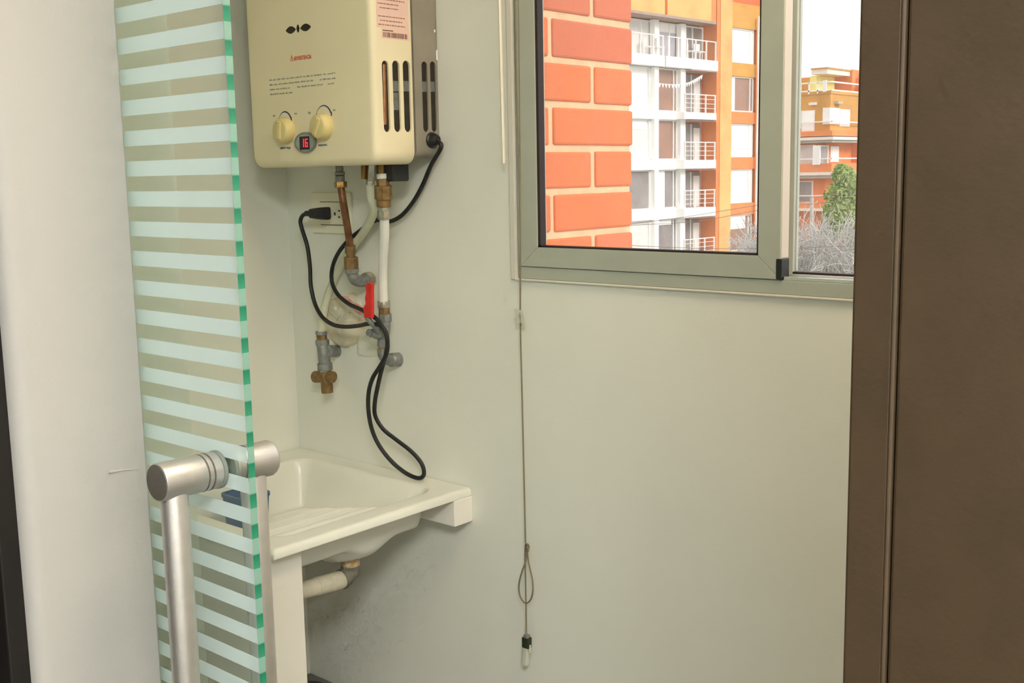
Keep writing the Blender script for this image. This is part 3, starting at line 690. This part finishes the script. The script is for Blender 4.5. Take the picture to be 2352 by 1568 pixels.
for dz in (-.005, .005): B('prong', q.x - .012, q.x - .0105, -.022, -.0075, q.z + dz - .003, q.z + dz + .003, 'chrome_old', plug)

# ================================================================== BLIND CORD
YC = -.028
bl = thing('window_blind', W(1190, 5, YC), 'thin blind pull cord with hanging loop and clear wand left of the window', 'blind')
top_z = 2.30
hr = W(1186, 0, YC)
B('headrail', .56, 2.35, -.05, -.005, 2.27, 2.315, 'caulk', bl, bevel=.003)
wa = W(1147.5, 0, YC); wb = W(1157, 375, YC)
ext = (wa - wb) * ((top_z - wb.z) / (wa.z - wb.z))
MB().cyl(wb + ext, wb, .0031, 6).build('wand', 'wand_clear', bl)
c1 = [(1183, 0), (1186, 150), (1190, 300), (1194, 450), (1195.5, 560), (1195, 640), (1195.5, 760), (1199, 900), (1202.5, 1050), (1205.5, 1180), (1207, 1246)]
P = [W(x, y, YC) for x, y in c1]; P = [P[0] + (P[0] - P[1]).normalized() * (2.28 - P[0].z)] + P
MB().tube(P, .0013, 8, 4).build('pull_cord', 'cord_tan', bl, smooth=True)
MB().tube([W(1190.5, 0, -.012), W(1193, 200, -.012), W(1195, 420, -.012), W(1196, 610, -.02)], .0008, 6, 4).build('guide_cord', 'cord_tan', bl, smooth=True)
lp = [(1210, 1262), (1207, 1290), (1199, 1312), (1193, 1335), (1192, 1356), (1197, 1374), (1208, 1385), (1219, 1376), (1224, 1356), (1223, 1332), (1218, 1308), (1213, 1285), (1211, 1262)]
MB().tube([W(x, y, YC - .001 - .002 * math.sin(k)) for k, (x, y) in enumerate(lp)], .0014, 8, 5).build('cord_loop', 'cord_tan', bl, smooth=True)
MB().tube([W(1207, 1250, YC + .003), W(1206, 1275, YC + .003), W(1207.5, 1350, YC + .003), W(1209, 1456, YC + .002)], .0013, 8, 4).build('pull_cord', 'cord_tan', bl, smooth=True)
b = MB(); b.tube([W(1208, 1249, YC - .002), W(1213, 1251, YC - .004), W(1214, 1258, YC), W(1209, 1262, YC + .003), W(1207, 1254, YC), W(1212, 1250, YC - .004), W(1213, 1266, YC - .002)], .0018, 8, 5)
b.build('knot', 'cord_tan', bl, smooth=True)
pend = thing('cord_pendant', W(1209, 1526, YC), 'small dark and clear plastic pendant at the end of the pull cord', 'pendant')
p = W(1210, 1457, YC); 
def pblock(name, pa, pb, hw, mt, par, hy=.005):
    a_ = W(*pa, YC); c_ = W(*pb, YC)
    m_ = MB(); m_.rings([[(a_.x + x, YC + y, a_.z) for x, y in rrect(-hw, hw, -hy, hy, .0016, 3)], [(c_.x + x, YC + y, c_.z) for x, y in rrect(-hw, hw, -hy, hy, .0016, 3)]])
    return m_.build(name, mt, par, smooth=True, angle=40, bevel=.0006)
pblock('ferrule', (1210, 1457), (1210, 1465), .0048, 'galv', pend, .0042)
pblock('dark_grip', (1210, 1463), (1210, 1486), .0072, 'pendant_dark', pend, .0055)
pblock('clear_tip', (1208.5, 1485), (1206, 1526), .0058, 'pendant_clear', pend, .0048)
u = W(1216, 1480, YC); w = W(1218, 1498, YC); B('clip_tooth', u.x, u.x + .002, YC - .002, YC + .002, w.z, u.z, 'pendant_clear', pend)
b = MB(); tg = [(1180.5, 709), (1201, 713.5), (1207.5, 744), (1187, 741)]
b.rings([[W(x, y, YC - .002) for x, y in tg], [W(x, y, YC - .002) + Vector((0, .0006, 0)) for x, y in tg]])
tgo = tag(b.build('cord_tag', 'tag_clear', None), 'small clear plastic tag threaded on the blind cord', 'tag')
MB().tube([W(1194, 718, YC - .0028), W(1195.5, 728, YC - .003), W(1195, 732, YC - .0028), W(1197, 742, YC - .0028)], .0009, 6, 4).build('tag_print', 'print_grey', tgo)
bpy.context.view_layer.update()

# ================================================================== GLASS DOOR
YG0, YG1, GXE = -.772, -.764, .9215
gd = thing('glass_door', (.45, -.768, 0), 'clear glass sliding door with frosted stripes and green edge at the left', 'glass door')
b = MB(); b.box(-.02, GXE, YG0, YG1, .01, 2.2); b.mi = [0, 0, 0, 1, 0, 1]
b.build('glass_pane', 'door_glass', gd, mats=['door_glass', 'glass_edge'])
PER = .0309; first = None
for k in range(-18, 46):
    zt = 1.5927 - k * PER
    if zt < .05 or zt > 2.18: continue
    if first is None:
        first = B('frosted_stripe', -.015, GXE - .0005, YG0 - .0004, YG0 - .0001, zt - PER * .5, zt, 'frost_film', gd)
    else:
        o = bpy.data.objects.new('frosted_stripe', first.data); COL.objects.link(o); place(o, Vector(WL[first.name].to_tuple()[:2] + (zt - PER * .5,)), gd)
# plain fixed pane just behind it
XF = W(400, 500, -.742).x
fp = thing('fixed_glass', (.3, -.738, 0), 'plain clear fixed glass sheet overlapping behind the striped door', 'glass panel')
b = MB(); b.box(-.0, XF, -.742, -.736, .01, 2.2)
b.build('glass_pane', 'hazy_glass', fp, bevel=.001)
# handle
XH, ZH = .870, 1.162
zr = W(500, 1079, -.768)
hd = thing('door_handle', (XH, -.768, .6), 'brushed metal bar handle through the glass door', 'handle')
ZR0 = WX(362, 1108, XH).z; ZR1 = WX(617, 1051, XH).z; YA = WX(360, 1108, XH).y; YB = WX(622, 1051, XH).y
RR = .0188
def rod(name, ya, yb, ra=RR, bev=.0015):
    zc = lambda y: ZR0 + (ZR1 - ZR0) * (y - YA) / (YB - YA)
    return MB().cyl((XH, ya, zc(ya)), (XH, yb, zc(yb)), ra, 40, bev=bev)
fr_ = rod('f', YA, YG0 - .0045).build('front_post', 'brushed_alu', hd, smooth=True, angle=28)
rod('c', YA - .0006, YA + .004, RR - .0012, .0006).build('end_cap', 'cap_dark', fr_, smooth=True, angle=28)
for dy in (.010, .0165): rod('g', YG0 - .0045 - dy - .0018, YG0 - .0045 - dy, RR + .0002, .0001).build('groove_ring', 'cap_dark', fr_, smooth=True, angle=28)
rod('w', YG0 - .0045, YG0 - .0005, RR + .0006, .0004).build('glass_washer', 'rubber_grey', hd, smooth=True, angle=28)
rod('w', YG1 + .0003, YG1 + .004, RR + .0006, .0004).build('glass_washer', 'rubber_grey', hd, smooth=True, angle=28)
re_ = rod('r', YG1 + .004, YB, RR, .004).build('rear_post', 'brushed_alu', hd, smooth=True, angle=50)
for dy in (.010, .0165): rod('g', YG1 + .004 + dy, YG1 + .004 + dy + .0018, RR + .0002, .0001).build('groove_ring', 'cap_dark', re_, smooth=True, angle=28)
yfb = WX(404, 1200, XH).y; yrb = WX(587, 1200, XH).y
RB = .0135
for yb_, zc in ((yfb, ZR0), (yrb, ZR1)):
    MB().cyl((XH, yb_, .62), (XH, yb_, zc), RB, 40, bev=.001).build('bar', 'brushed_alu', hd, smooth=True, angle=28)

# ================================================================== OUTSIDE: brick return wall
XB = .55
bw = B('wall_outside', .43, XB - .004, .0605, .400, .55, 2.40, 'mortar'); struct(bw, 'orange brick return wall just outside the window')
ZB0, CRS, MJ = 1.338, .0765, .0115
shared = {}
for k in range(-9, 14):
    z0 = ZB0 + k * CRS + MJ / 2; h = CRS - MJ
    joints = [.0605, .160, .405] if k % 2 == 0 else [.0605, .2815, .405]
    for a, c in zip(joints[:-1], joints[1:]):
        a_ = a + (MJ / 2 if a > .14 else 0); c_ = c - (MJ / 2 if c < .4 else random.uniform(-.002, .003))
        key = None
        m_ = MB(); jx = random.uniform(-.0012, .0012)
        x1 = XB + jx
        m_.box(XB - .07, x1, a_, c_, z0 + random.uniform(-.001, .001), z0 + h + random.uniform(-.001, .001))
        mt = BR[2] if k in (4, 5) and random.random() < .8 else random.choice((BR[0], BR[0], BR[1]))
        m_.build('brick', mt, bw, bevel=.004, bseg=2)

# ================================================================== OUTSIDE: apartment block with balconies
A1 = math.radians(3.0); P1 = Vector((-30.0, 47.54, 0)); S1 = Vector((math.sin(A1), math.cos(A1), 0)); N1 = Vector((math.cos(A1), -math.sin(A1), 0))
def f1(px, py, n=0.):
    d = ray(px, py); o = P1 + N1 * n; t = (o - CAM).dot(N1) / d.dot(N1); p = CAM + d * t; return (p - o).dot(S1), p.z
class FB(MB):      # boxes in facade coordinates: s along, n out of the wall, z
    def fb(s, s0, s1, n0, n1, z0, z1):
        c = [(s0, n0), (s1, n0), (s1, n1), (s0, n1)]; vs = []
        for z in (z0, z1):
            for a, b_ in c: p = P1 + S1 * a + N1 * b_; vs.append((p.x, p.y, z))
        return s.add(vs, [(0, 3, 2, 1), (4, 5, 6, 7), (0, 1, 5, 4), (1, 2, 6, 5), (2, 3, 7, 6), (3, 0, 4, 7)])
def FBX(name, mt, par, *a): return FB().fb(*a).build(name, mt, par)
ap = thing('apartment_block', P1 + Vector((0, 0, -10)), 'white and orange apartment block with stacked railed balconies beyond the brick wall', 'building')
sx = lambda px, n=0: f1(px, 300, n)[0]
zx = lambda py, n=0: f1(1550, py, n)[1]
sL = sx(1425); c1a, c1b = sx(1500), sx(1509.5); c2a, c2b = sx(1559.5), sx(1571); sR = sx(1645, .45); pa_, pb_ = sx(1645, .30), sx(1680, .34)
bands = [(257, 275), (367, 389), (478, 501), (590, 612)]
FBX('core_wall', 'brick_red', ap, sL - 6, sx(1778), -8, -.62, -10, 11.5)
# columns
FBX('column', 'render_white', ap, c1a, c1b, -.3, .1, -10, zx(158))
FBX('column', 'render_white', ap, c2a, c2b, -.3, .1, -10, zx(158))
FBX('column', 'render_white', ap, sx(1500, -.3), sx(1510, -.3), -.5, -.2, zx(135), zx(48)); FBX('column', 'render_white', ap, sx(1560, -.3), sx(1571, -.3), -.5, -.2, zx(135), zx(50))
for t_, b_ in bands:
    FBX('floor_band', 'render_white', ap, sL, c2b, -.3, .06, zx(b_), zx(t_))
    FBX('balcony_slab', 'render_white', ap, sx(1572, .55), sx(1645, .55), -.62, .55, zx(b_ - 1), zx(t_ + 1))
# top floor
FBX('balcony_slab', 'render_white', ap, sL, sx(1526.5, .35), -.62, .35, zx(157), zx(133)); FBX('balcony_slab', 'render_white', ap, sx(1530.5, .35), sx(1648, .35), -.62, .35, zx(157), zx(133))
FBX('slab_joint', 'slab_grey', ap, sx(1526.5, .35), sx(1530.5, .35), -.62, .2, zx(157), zx(134))
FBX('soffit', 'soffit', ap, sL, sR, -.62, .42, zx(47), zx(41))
FBX('parapet', 'brick_yellow', ap, sL, sx(1527, .4), -.62, .4, zx(41), 11.5); FBX('parapet', 'brick_yellow', ap, sx(1533, .4), sx(1632, .4), -.62, .4, zx(41), 11.5)
FBX('parapet_joint', 'brick_red', ap, sx(1527, .4), sx(1533, .4), -.62, .3, zx(41), 11.5); FBX('parapet_end', 'brick_orange', ap, sx(1632, .4), sR, -.62, .4, zx(41), 11.5)
def window1(par, s0, s1, z0, z1, n, mt, mull=(), fw_=.07, blind=None, bm='win_blind'):
    fr = FB()
    for q in ((s0, s0 + fw_, z0, z1), (s1 - fw_, s1, z0, z1), (s0, s1, z0, z0 + fw_), (s0, s1, z1 - fw_, z1)): fr.fb(q[0], q[1], n, n + .08, q[2], q[3])
    for m1 in mull: fr.fb(m1 - fw_ / 2, m1 + fw_ / 2, n, n + .08, z0, z1)
    w_ = fr.build('window', 'frame_white', par)
    FBX('pane', mt, w_, s0 + fw_ * .5, s1 - fw_ * .5, n - .03, n + .02, z0 + fw_ * .5, z1 - fw_ * .5)
    if blind: FBX('blind', bm, w_, s0 + fw_, s0 + fw_ + (s1 - s0 - 2 * fw_) * blind[1], n + .02, n + .035, z1 - fw_ - (z1 - z0) * blind[0], z1 - fw_)
    return w_
levels = [(158, 257), (275, 367), (389, 478), (501, 590)]
bay1 = ['win_curtain', 'win_curtain', 'win_grey', 'win_curtain']; bay2 = ['win_dark', 'win_dark', 'win_grey', 'win_grey']
for k, (t_, b_) in enumerate(levels):
    zt, zb = zx(t_), zx(b_)
    window1(ap, sL, c1a, zb, zt, -.2, bay1[k], (sx(1496),), blind=((1.0, .93) if k == 0 else (.22, .9) if k == 1 else None))
    window1(ap, c1b, c2a, zb, zt, -.2, bay2[k], (sx(1552),), blind=((.95, .46) if k == 2 else (.12, .8) if k == 3 else None))
    FBX('glass_door', 'win_grey', ap, sx(1568, -.55), sx(1611, -.55), -.62, -.55, zb, zt - .15); FBX('door_frame', 'frame_white', ap, sx(1585, -.55), sx(1586.6, -.55), -.55, -.50, zb, zt - .15); FBX('curtain', 'win_curtain', ap, sx(1592, -.55), sx(1606, -.55), -.55, -.52, zb, zt - .35)
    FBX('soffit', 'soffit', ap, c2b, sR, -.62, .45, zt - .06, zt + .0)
def railing(par, s0, s1, n, z0, h, posts, wires=3):
    r_ = FBX('railing', 'rail_metal', par, s0, s1, n - .03, n + .03, z0 + h - .05, z0 + h)
    for q in posts: FBX('rail_post', 'rail_metal', r_, q - .035, q + .035, n - .03, n + .03, z0, z0 + h - .05)
    for w_ in range(wires): zz = z0 + h * (w_ + 1) / (wires + 1); FBX('rail_wire', 'rail_metal', r_, s0, s1, n - .012, n + .012, zz - .012, zz + .012)
for t_, b_ in bands[:4]:
    z0 = zx(t_ + 1); s0, s1 = sx(1572, .45), sx(1643, .45)
    railing(ap, s0, s1, .45, z0, .92, [s0 + .05, s0 + (s1 - s0) * .34, s0 + (s1 - s0) * .67, s1 - .05])
z0 = zx(133)
sv2 = lambda px: sx(px, .25)
railing(ap, sL, sv2(1524), .25, z0, .98, [sv2(1471), sv2(1500), sv2(1522)], 0); railing(ap, sv2(1533), sv2(1643), .25, z0, .98, [sv2(1535), sv2(1557), sv2(1577), sv2(1597), sv2(1621), sv2(1642)], 0)
zt = zx(50)
sq = lambda px: sx(px, -.58)
window1(ap, sq(1425), sq(1500), z0, zt, -.58, 'win_curtain', (sq(1471), sq(1495))); window1(ap, sq(1510), sq(1559), z0, zt, -.58, 'win_lilac', (sq(1535),), blind=(.22, .85)); window1(ap, sq(1571), sq(1611), z0, zt, -.58, 'win_grey', (sq(1587),))
# brick pier and the window bay right of it
FBX('brick_pier', 'brick_orange', ap, pa_, sx(1653, .32), -.62, .30, -10, 12.5); FBX('brick_pier', 'brick_yellow', ap, sx(1653, .32), pb_, -.62, .34, -10, 12.5)
FBX('brick_pier', 'brick_orange', ap, sx(1735), sx(1738.5), -.62, .02, -10, 9.0)
sB0, sB1, sB2, sB3 = pb_, sx(1734), sx(1738.5), sx(1775)
rows = [(65, 145), (176, 257), (284, 361), (388, 466), (493, 575)]
zr_ = lambda py: f1(1705, py)[1]
prev = 8
for k, (t_, b_) in enumerate(rows):
    FBX('brick_band', 'brick_ochre' if k < 2 else 'brick_orange', ap, sB0, sB3, -.62, 0, zr_(t_), zr_(prev))
    window1(ap, sB0, sB1 - .1, zr_(b_), zr_(t_), -.15, 'win_blind' if k in (0, 2, 3) else 'win_dark', (sx(1724),), blind=((.35, .8) if k == 4 else (.95, .35) if k == 1 else None))
    window1(ap, sB2, sB3, zr_(b_), zr_(t_), -.15, 'win_grey', (sx(1744),), blind=(.6, .9))
    prev = b_
FBX('brick_band', 'brick_orange', ap, sB0, sB3, -.62, 0, -10, zr_(575))
p_ = P1 + S1 * sx(1733) + N1 * .2
MB().cyl((p_.x, p_.y, -6), (p_.x, p_.y, 9.6), .075, 8).build('downpipe', 'frame_white', ap)
# white plastic chairs on the top balcony
ch = MB()
def chair_at(px, n, rz, first=None):
    s_ = sx(px, n); p = P1 + S1 * s_ + N1 * n; z = zx(133)
    if first is None:
        r_ = thing('plastic_chair', (p.x, p.y, z), '', 'chair', 'white chairs on the top balcony'); o0 = Vector((p.x, p.y, z))
        B('seat', p.x - .22, p.x + .22, p.y - .22, p.y + .22, z + .40, z + .44, 'frame_white', r_)
        B('backrest', p.x - .24, p.x - .20, p.y - .22, p.y + .22, z + .44, z + .85, 'frame_white', r_)
        for ax_ in (-.2, .18):
            for ay in (-.2, .18): B('leg', p.x + ax_, p.x + ax_ + .03, p.y + ay, p.y + ay + .03, z, z + .40, 'frame_white', r_)
    else:
        r_ = first.copy(); COL.objects.link(r_); r_.location = (p.x, p.y, z)
        for c_ in first.children: d_ = c_.copy(); COL.objects.link(d_); d_.parent = r_
    r_.rotation_euler.z = rz; return r_
ch0 = chair_at(1491, -.05, .3); labs = ['white plastic chair farthest left on the top balcony', 'white plastic chair by the white column of the top balcony', 'left of the two white chairs at the right end of the top balcony', 'right of the two white chairs at the right end of the top balcony']
ch0['label'] = labs[0]
for i, (px, n, rz) in enumerate(((1512, 0, 1.2), (1585, -.05, .2), (1606, -.05, -.2))):
    o = chair_at(px, n, rz, ch0); o['label'] = labs[i + 1]

# pennant string hung across one balcony
gp_ = [f1(px, py, .5) for px, py in ((1510, 191), (1530, 193), (1552, 194), (1572, 192), (1588, 187), (1602, 179), (1614, 172))]
g3 = [P1 + N1 * .5 + S1 * a + Vector((0, 0, z)) for a, z in gp_]
gl_ = thing('pennant_string', g3[0], 'string of small white pennants hung under the top balcony', 'garland')
MB().tube(g3, .012, 5, 4).build('string', 'frame_white', gl_)
for k, p in enumerate(spline(g3, 3)[1:-1]):
    q = MB(); q.rings([[p + S1 * -.10 + N1 * e, p + S1 * .10 + N1 * e, p + Vector((0, 0, -.20)) + N1 * e] for e in (-.008, .008)]); q.build('pennant', 'frame_white', gl_)

# ================================================================== OUTSIDE: corner house further away
CX, CYB = -35.5, 76.5
zc = lambda py: hit(1905, py, 0, CX).z
yr = lambda px: hit(px, 300, 0, CX).y
xl = lambda px: hit(px, 300, 1, CYB).x
hs = thing('corner_house', (CX, CYB, -10), 'orange brick corner house with roof terrace and white slab bands behind the tree', 'building')
YE = yr(1974); XE = xl(1790)
def cbox(name, mt, x0, x1, y0_, y1_, z0, z1, par=None): return B(name, x0, x1, y0_, y1_, z0, z1, mt, par or hs)
zt0, zt1, zt2 = zc(213), zc(312), zc(392)
cbox('wall', 'brick_ochre', XE, CX, CYB, YE, zc(312), zt0); cbox('wall', 'brick_orange', XE, CX - .6, CYB + .6, YE, zc(392), zc(322)); cbox('wall', 'brick_orange', XE, CX - .6, CYB + .6, YE, -10, zc(404))
cbox('end_pillar', 'brick_orange', CX - 6, CX + .6, yr(1981), yr(2010), -10, zc(158)); cbox('end_wall', 'brick_orange', CX - 6, CX + .1, YE, yr(1981), -10, zc(170))
cbox('parapet', 'brick_ochre', XE, CX + .05, CYB - .05, YE, zt0 - .05, zt0 + .25)
cbox('terrace_wall', 'brick_ochre', XE, CX - 2.2, CYB + 2.2, YE, zt0, zc(170)); cbox('terrace_panel', 'yellow_awning', CX - 2.1, CX - 1.6, CYB + .9, yr(1960), zt0, zc(168))
cbox('roof_slab', 'slab_cream', XE + 2.2, CX - .6, CYB + .6, yr(1972), zc(166), zc(154)); cbox('roof_edge', 'brick_ochre', XE + 2.2, CX - .5, CYB + .5, yr(1972), zc(154), zc(151))
cbox('roof_box', 'brick_orange', CX - 3, CX - .4, yr(1966), yr(1990), zc(214), zc(150))
for zz in (zc(187), zc(206)): cbox('terrace_rail', 'frame_white', XE, CX, CYB - .08, CYB, zz - .05, zz + .05); cbox('terrace_rail', 'frame_white', CX - .04, CX + .06, CYB, YE, zz - .05, zz + .05)
for px in (1838, 1857, 1877): cbox('rail_post', 'frame_white', xl(px) - .05, xl(px) + .05, CYB - .08, CYB, zt0, zc(187))
cbox('corner_post', 'frame_white', xl(1889), xl(1897), CYB - .12, CYB, zt0 + .1, zc(183)); cbox('rail_post', 'frame_white', CX - .04, CX + .06, YE - .2, YE, zt0, zc(187))
def hwin(face, a, c, pt, pb, mt):
    z1, z0 = zc(pt), zc(pb)
    if face == 'l':
        w_ = cbox('window', 'frame_white', xl(a), xl(c), (CYB if pt < 312 else CYB + .6) - .06, CYB + .7, z0, z1); cbox('pane', mt, xl(a) + .1, xl(c) - .1, (CYB if pt < 312 else CYB + .6) - .09, CYB + .6, z0 + .08, z1 - .08, w_)
    else:
        xx = CX if pt < 312 else CX - .6
        w_ = cbox('window', 'frame_white', xx - .5, xx + .06, yr(a), yr(c), z0, z1); cbox('pane', mt, xx - .4, xx + .09, yr(a) + .2, yr(c) - .2, z0 + .08, z1 - .08, w_)
hwin('l', 1835, 1841, 250, 292, 'win_blind'); hwin('l', 1841.5, 1871, 251, 300, 'win_blind'); hwin('r', 1903.5, 1926, 247, 285, 'win_blind'); hwin('r', 1927, 1950, 249, 289, 'win_blind')
hwin('l', 1822, 1866, 331, 384, 'win_curtain'); hwin('r', 1900, 1920, 333, 378, 'win_grey'); hwin('r', 1925, 1944, 335, 372, 'win_blind'); hwin('l', 1815, 1862, 415, 466, 'win_grey')
for z1, z0, mt, ex in ((314, 321, 'slab_cream', .5), (321, 327, 'slab_grey', .35), (395, 402, 'slab_cream', .5), (402, 409, 'slab_grey', .35), (478, 484, 'slab_cream', .5)):
    cbox('slab_band', mt, XE, CX + ex, CYB - ex, YE, zc(z0), zc(z1))
for pt, pb in ((300, 312), (375, 395), (466, 478)): cbox('balcony_wall', 'brick_orange', XE, CX + .35, CYB - .35, YE, zc(pb), zc(pt))
for py in (279, 364, 449): cbox('hand_rail', 'frame_white', XE, CX + .35, CYB - .38, CYB - .30, zc(py) - .04, zc(py) + .04); cbox('hand_rail', 'frame_white', CX + .30, CX + .38, CYB - .38, YE, zc(py) - .04, zc(py) + .04)
for px, face in ((1868, 'l'), (1919, 'r')):
    if face == 'l': cbox('wall_lamp', 'slab_cream', xl(px) - .25, xl(px) + .25, CYB - .3, CYB, zc(239), zc(233))
    else: cbox('wall_lamp', 'slab_grey', CX, CX + .3, yr(px) - .3, yr(px) + .5, zc(238), zc(232))

# ================================================================== OUTSIDE: greenery, wires, ground
def at(px, py, d): return CAM + ray(px, py) * d
random.seed(11)
td = 46.0; tc_ = at(1945, 470, td)
tree = thing('tree', at(1950, 620, td) + Vector((0, 0, -6)), 'green leafy tree in front of the far corner house', 'tree')
b = MB(); tr_ = [(WL[tree.name])]; 
b.tube([WL[tree.name] + Vector((0, 0, -1)), at(1952, 600, td), at(1950, 520, td), at(1946, 400, td)], lambda t: .22 * (1 - .8 * t), 8, 4); b.build('trunk', 'bark', tree, smooth=True)
def foliage(name, blobs, d, n, size, mt, par):
    vs = []; fs = []
    for cx_, cy_, rx, ry in blobs:
        c = at(cx_, cy_, d); sc_ = d / F_PX
        for _ in range(n):
            while True:
                q = Vector((random.uniform(-1, 1), random.uniform(-1, 1), random.uniform(-1, 1)))
                if .25 < q.length < 1: break
            p = c + rt * q.x * rx * sc_ + up * q.y * ry * sc_ + fw * q.z * rx * sc_
            a = Vector((random.gauss(0, 1), random.gauss(0, 1), random.gauss(0, 1))).normalized(); b2 = a.orthogonal().normalized()
            l = size * random.uniform(.6, 1.3); o = len(vs)
            vs += [p - a * l, p + b2 * l * .45, p + a * l, p - b2 * l * .45]; fs.append((o, o + 1, o + 2, o + 3))
    o = link(name, vs, fs, mt, par); o['kind'] = 'stuff'; return o
foliage('foliage', [(1938, 405, 26, 28), (1958, 440, 34, 30), (1925, 450, 32, 34), (1915, 490, 28, 32), (1962, 485, 34, 36), (1940, 520, 42, 34), (1975, 525, 26, 34), (1910, 525, 22, 24), (1968, 560, 30, 26), (1930, 390, 12, 12)], td, 520, .10, 'leaf', tree)
foliage('pale_foliage', [(1945, 410, 24, 28), (1960, 470, 36, 44), (1925, 480, 34, 44), (1955, 540, 40, 34)], td - .6, 160, .09, 'leaf_pale', tree)
def thicket(name, cx_, cy0, hw, h, d, n, label, seed, r=.02):
    random.seed(seed)
    b = MB(); base = at(cx_, cy0, d)
    sc_ = d / F_PX
    for _ in range(n):
        a = base + rt * random.uniform(-hw, hw) * sc_ + fw * random.uniform(-hw, hw) * sc_
        tip = a + up * random.uniform(.35, 1.0) * h * sc_ + rt * random.uniform(-.35, .35) * h * sc_ + fw * random.uniform(-.3, .3) * h * sc_
        mid = (a + tip) / 2 + Vector((random.uniform(-.3, .3), random.uniform(-.3, .3), random.uniform(-.1, .4))) * h * sc_ * .5
        b.tube([a, mid, tip], lambda t: r * (1 - .7 * t), 4, 3)
        for _k in range(4):
            s_ = mid + (tip - mid) * random.uniform(0, .8); e_ = s_ + Vector((random.gauss(0, 1), random.gauss(0, 1), random.gauss(.5, .8))).normalized() * h * sc_ * random.uniform(.1, .3)
            b.tube([s_, (s_ + e_) / 2 + Vector((random.gauss(0, .04), 0, random.gauss(0, .04))), e_], r * .5, 3, 2)
    o = b.build(name, 'twig', None); o['kind'] = 'stuff'; return tag(o, label, 'bush')
thicket('bare_bush', 1880, 740, 120, 250, 32, 420, 'tangle of bare grey branches below the far corner house', 3, .022)
thicket('bare_bush', 1722, 640, 36, 105, 40, 110, 'small bare grey bush at the foot of the apartment block', 4, .02)
pole = thing('utility_pole', at(1866, 700, 40) + Vector((0, 0, -4)), 'grey street pole rising out of the bare branches', 'pole')
MB().cyl(at(1866, 720, 40) + Vector((0, 0, -4)), at(1865, 452, 40), .09, 10, r1=.07).build('shaft', 'pole_grey', pole, smooth=True)
wl = [((1380, 522), (1560, 500), (1800, 462), (2050, 430), 26, 'upper thin dark overhead wire crossing the apartment block'), ((1380, 560), (1600, 570), (1800, 570), (2050, 560), 24, 'lowest thin dark overhead wire near the window bottom'),
      ((1380, 600), (1800, 590), (1900, 578), (2050, 566), 25, 'overhead wire crossing the bare branches'), ((1380, 520), (1600, 508), (1760, 480), (2050, 450), 27, 'second thin dark overhead wire below the upper one')]
for a, b_, c, d_, dist, lb in wl:
    tag(MB().tube([at(*a, dist), at(*b_, dist), at(*c, dist), at(*d_, dist)], .006, 5, 8).build('overhead_wire', 'wire_grey', None), lb, 'wire', 'overhead wires')
g = B('ground', -260, 260, 8, 320, -10.4, -10, 'ground_grey'); g['kind'] = 'structure'
g = B('ground_hall_side', -260, 260, -320, -6, -10.4, -10, 'ground_grey'); g['kind'] = 'structure'
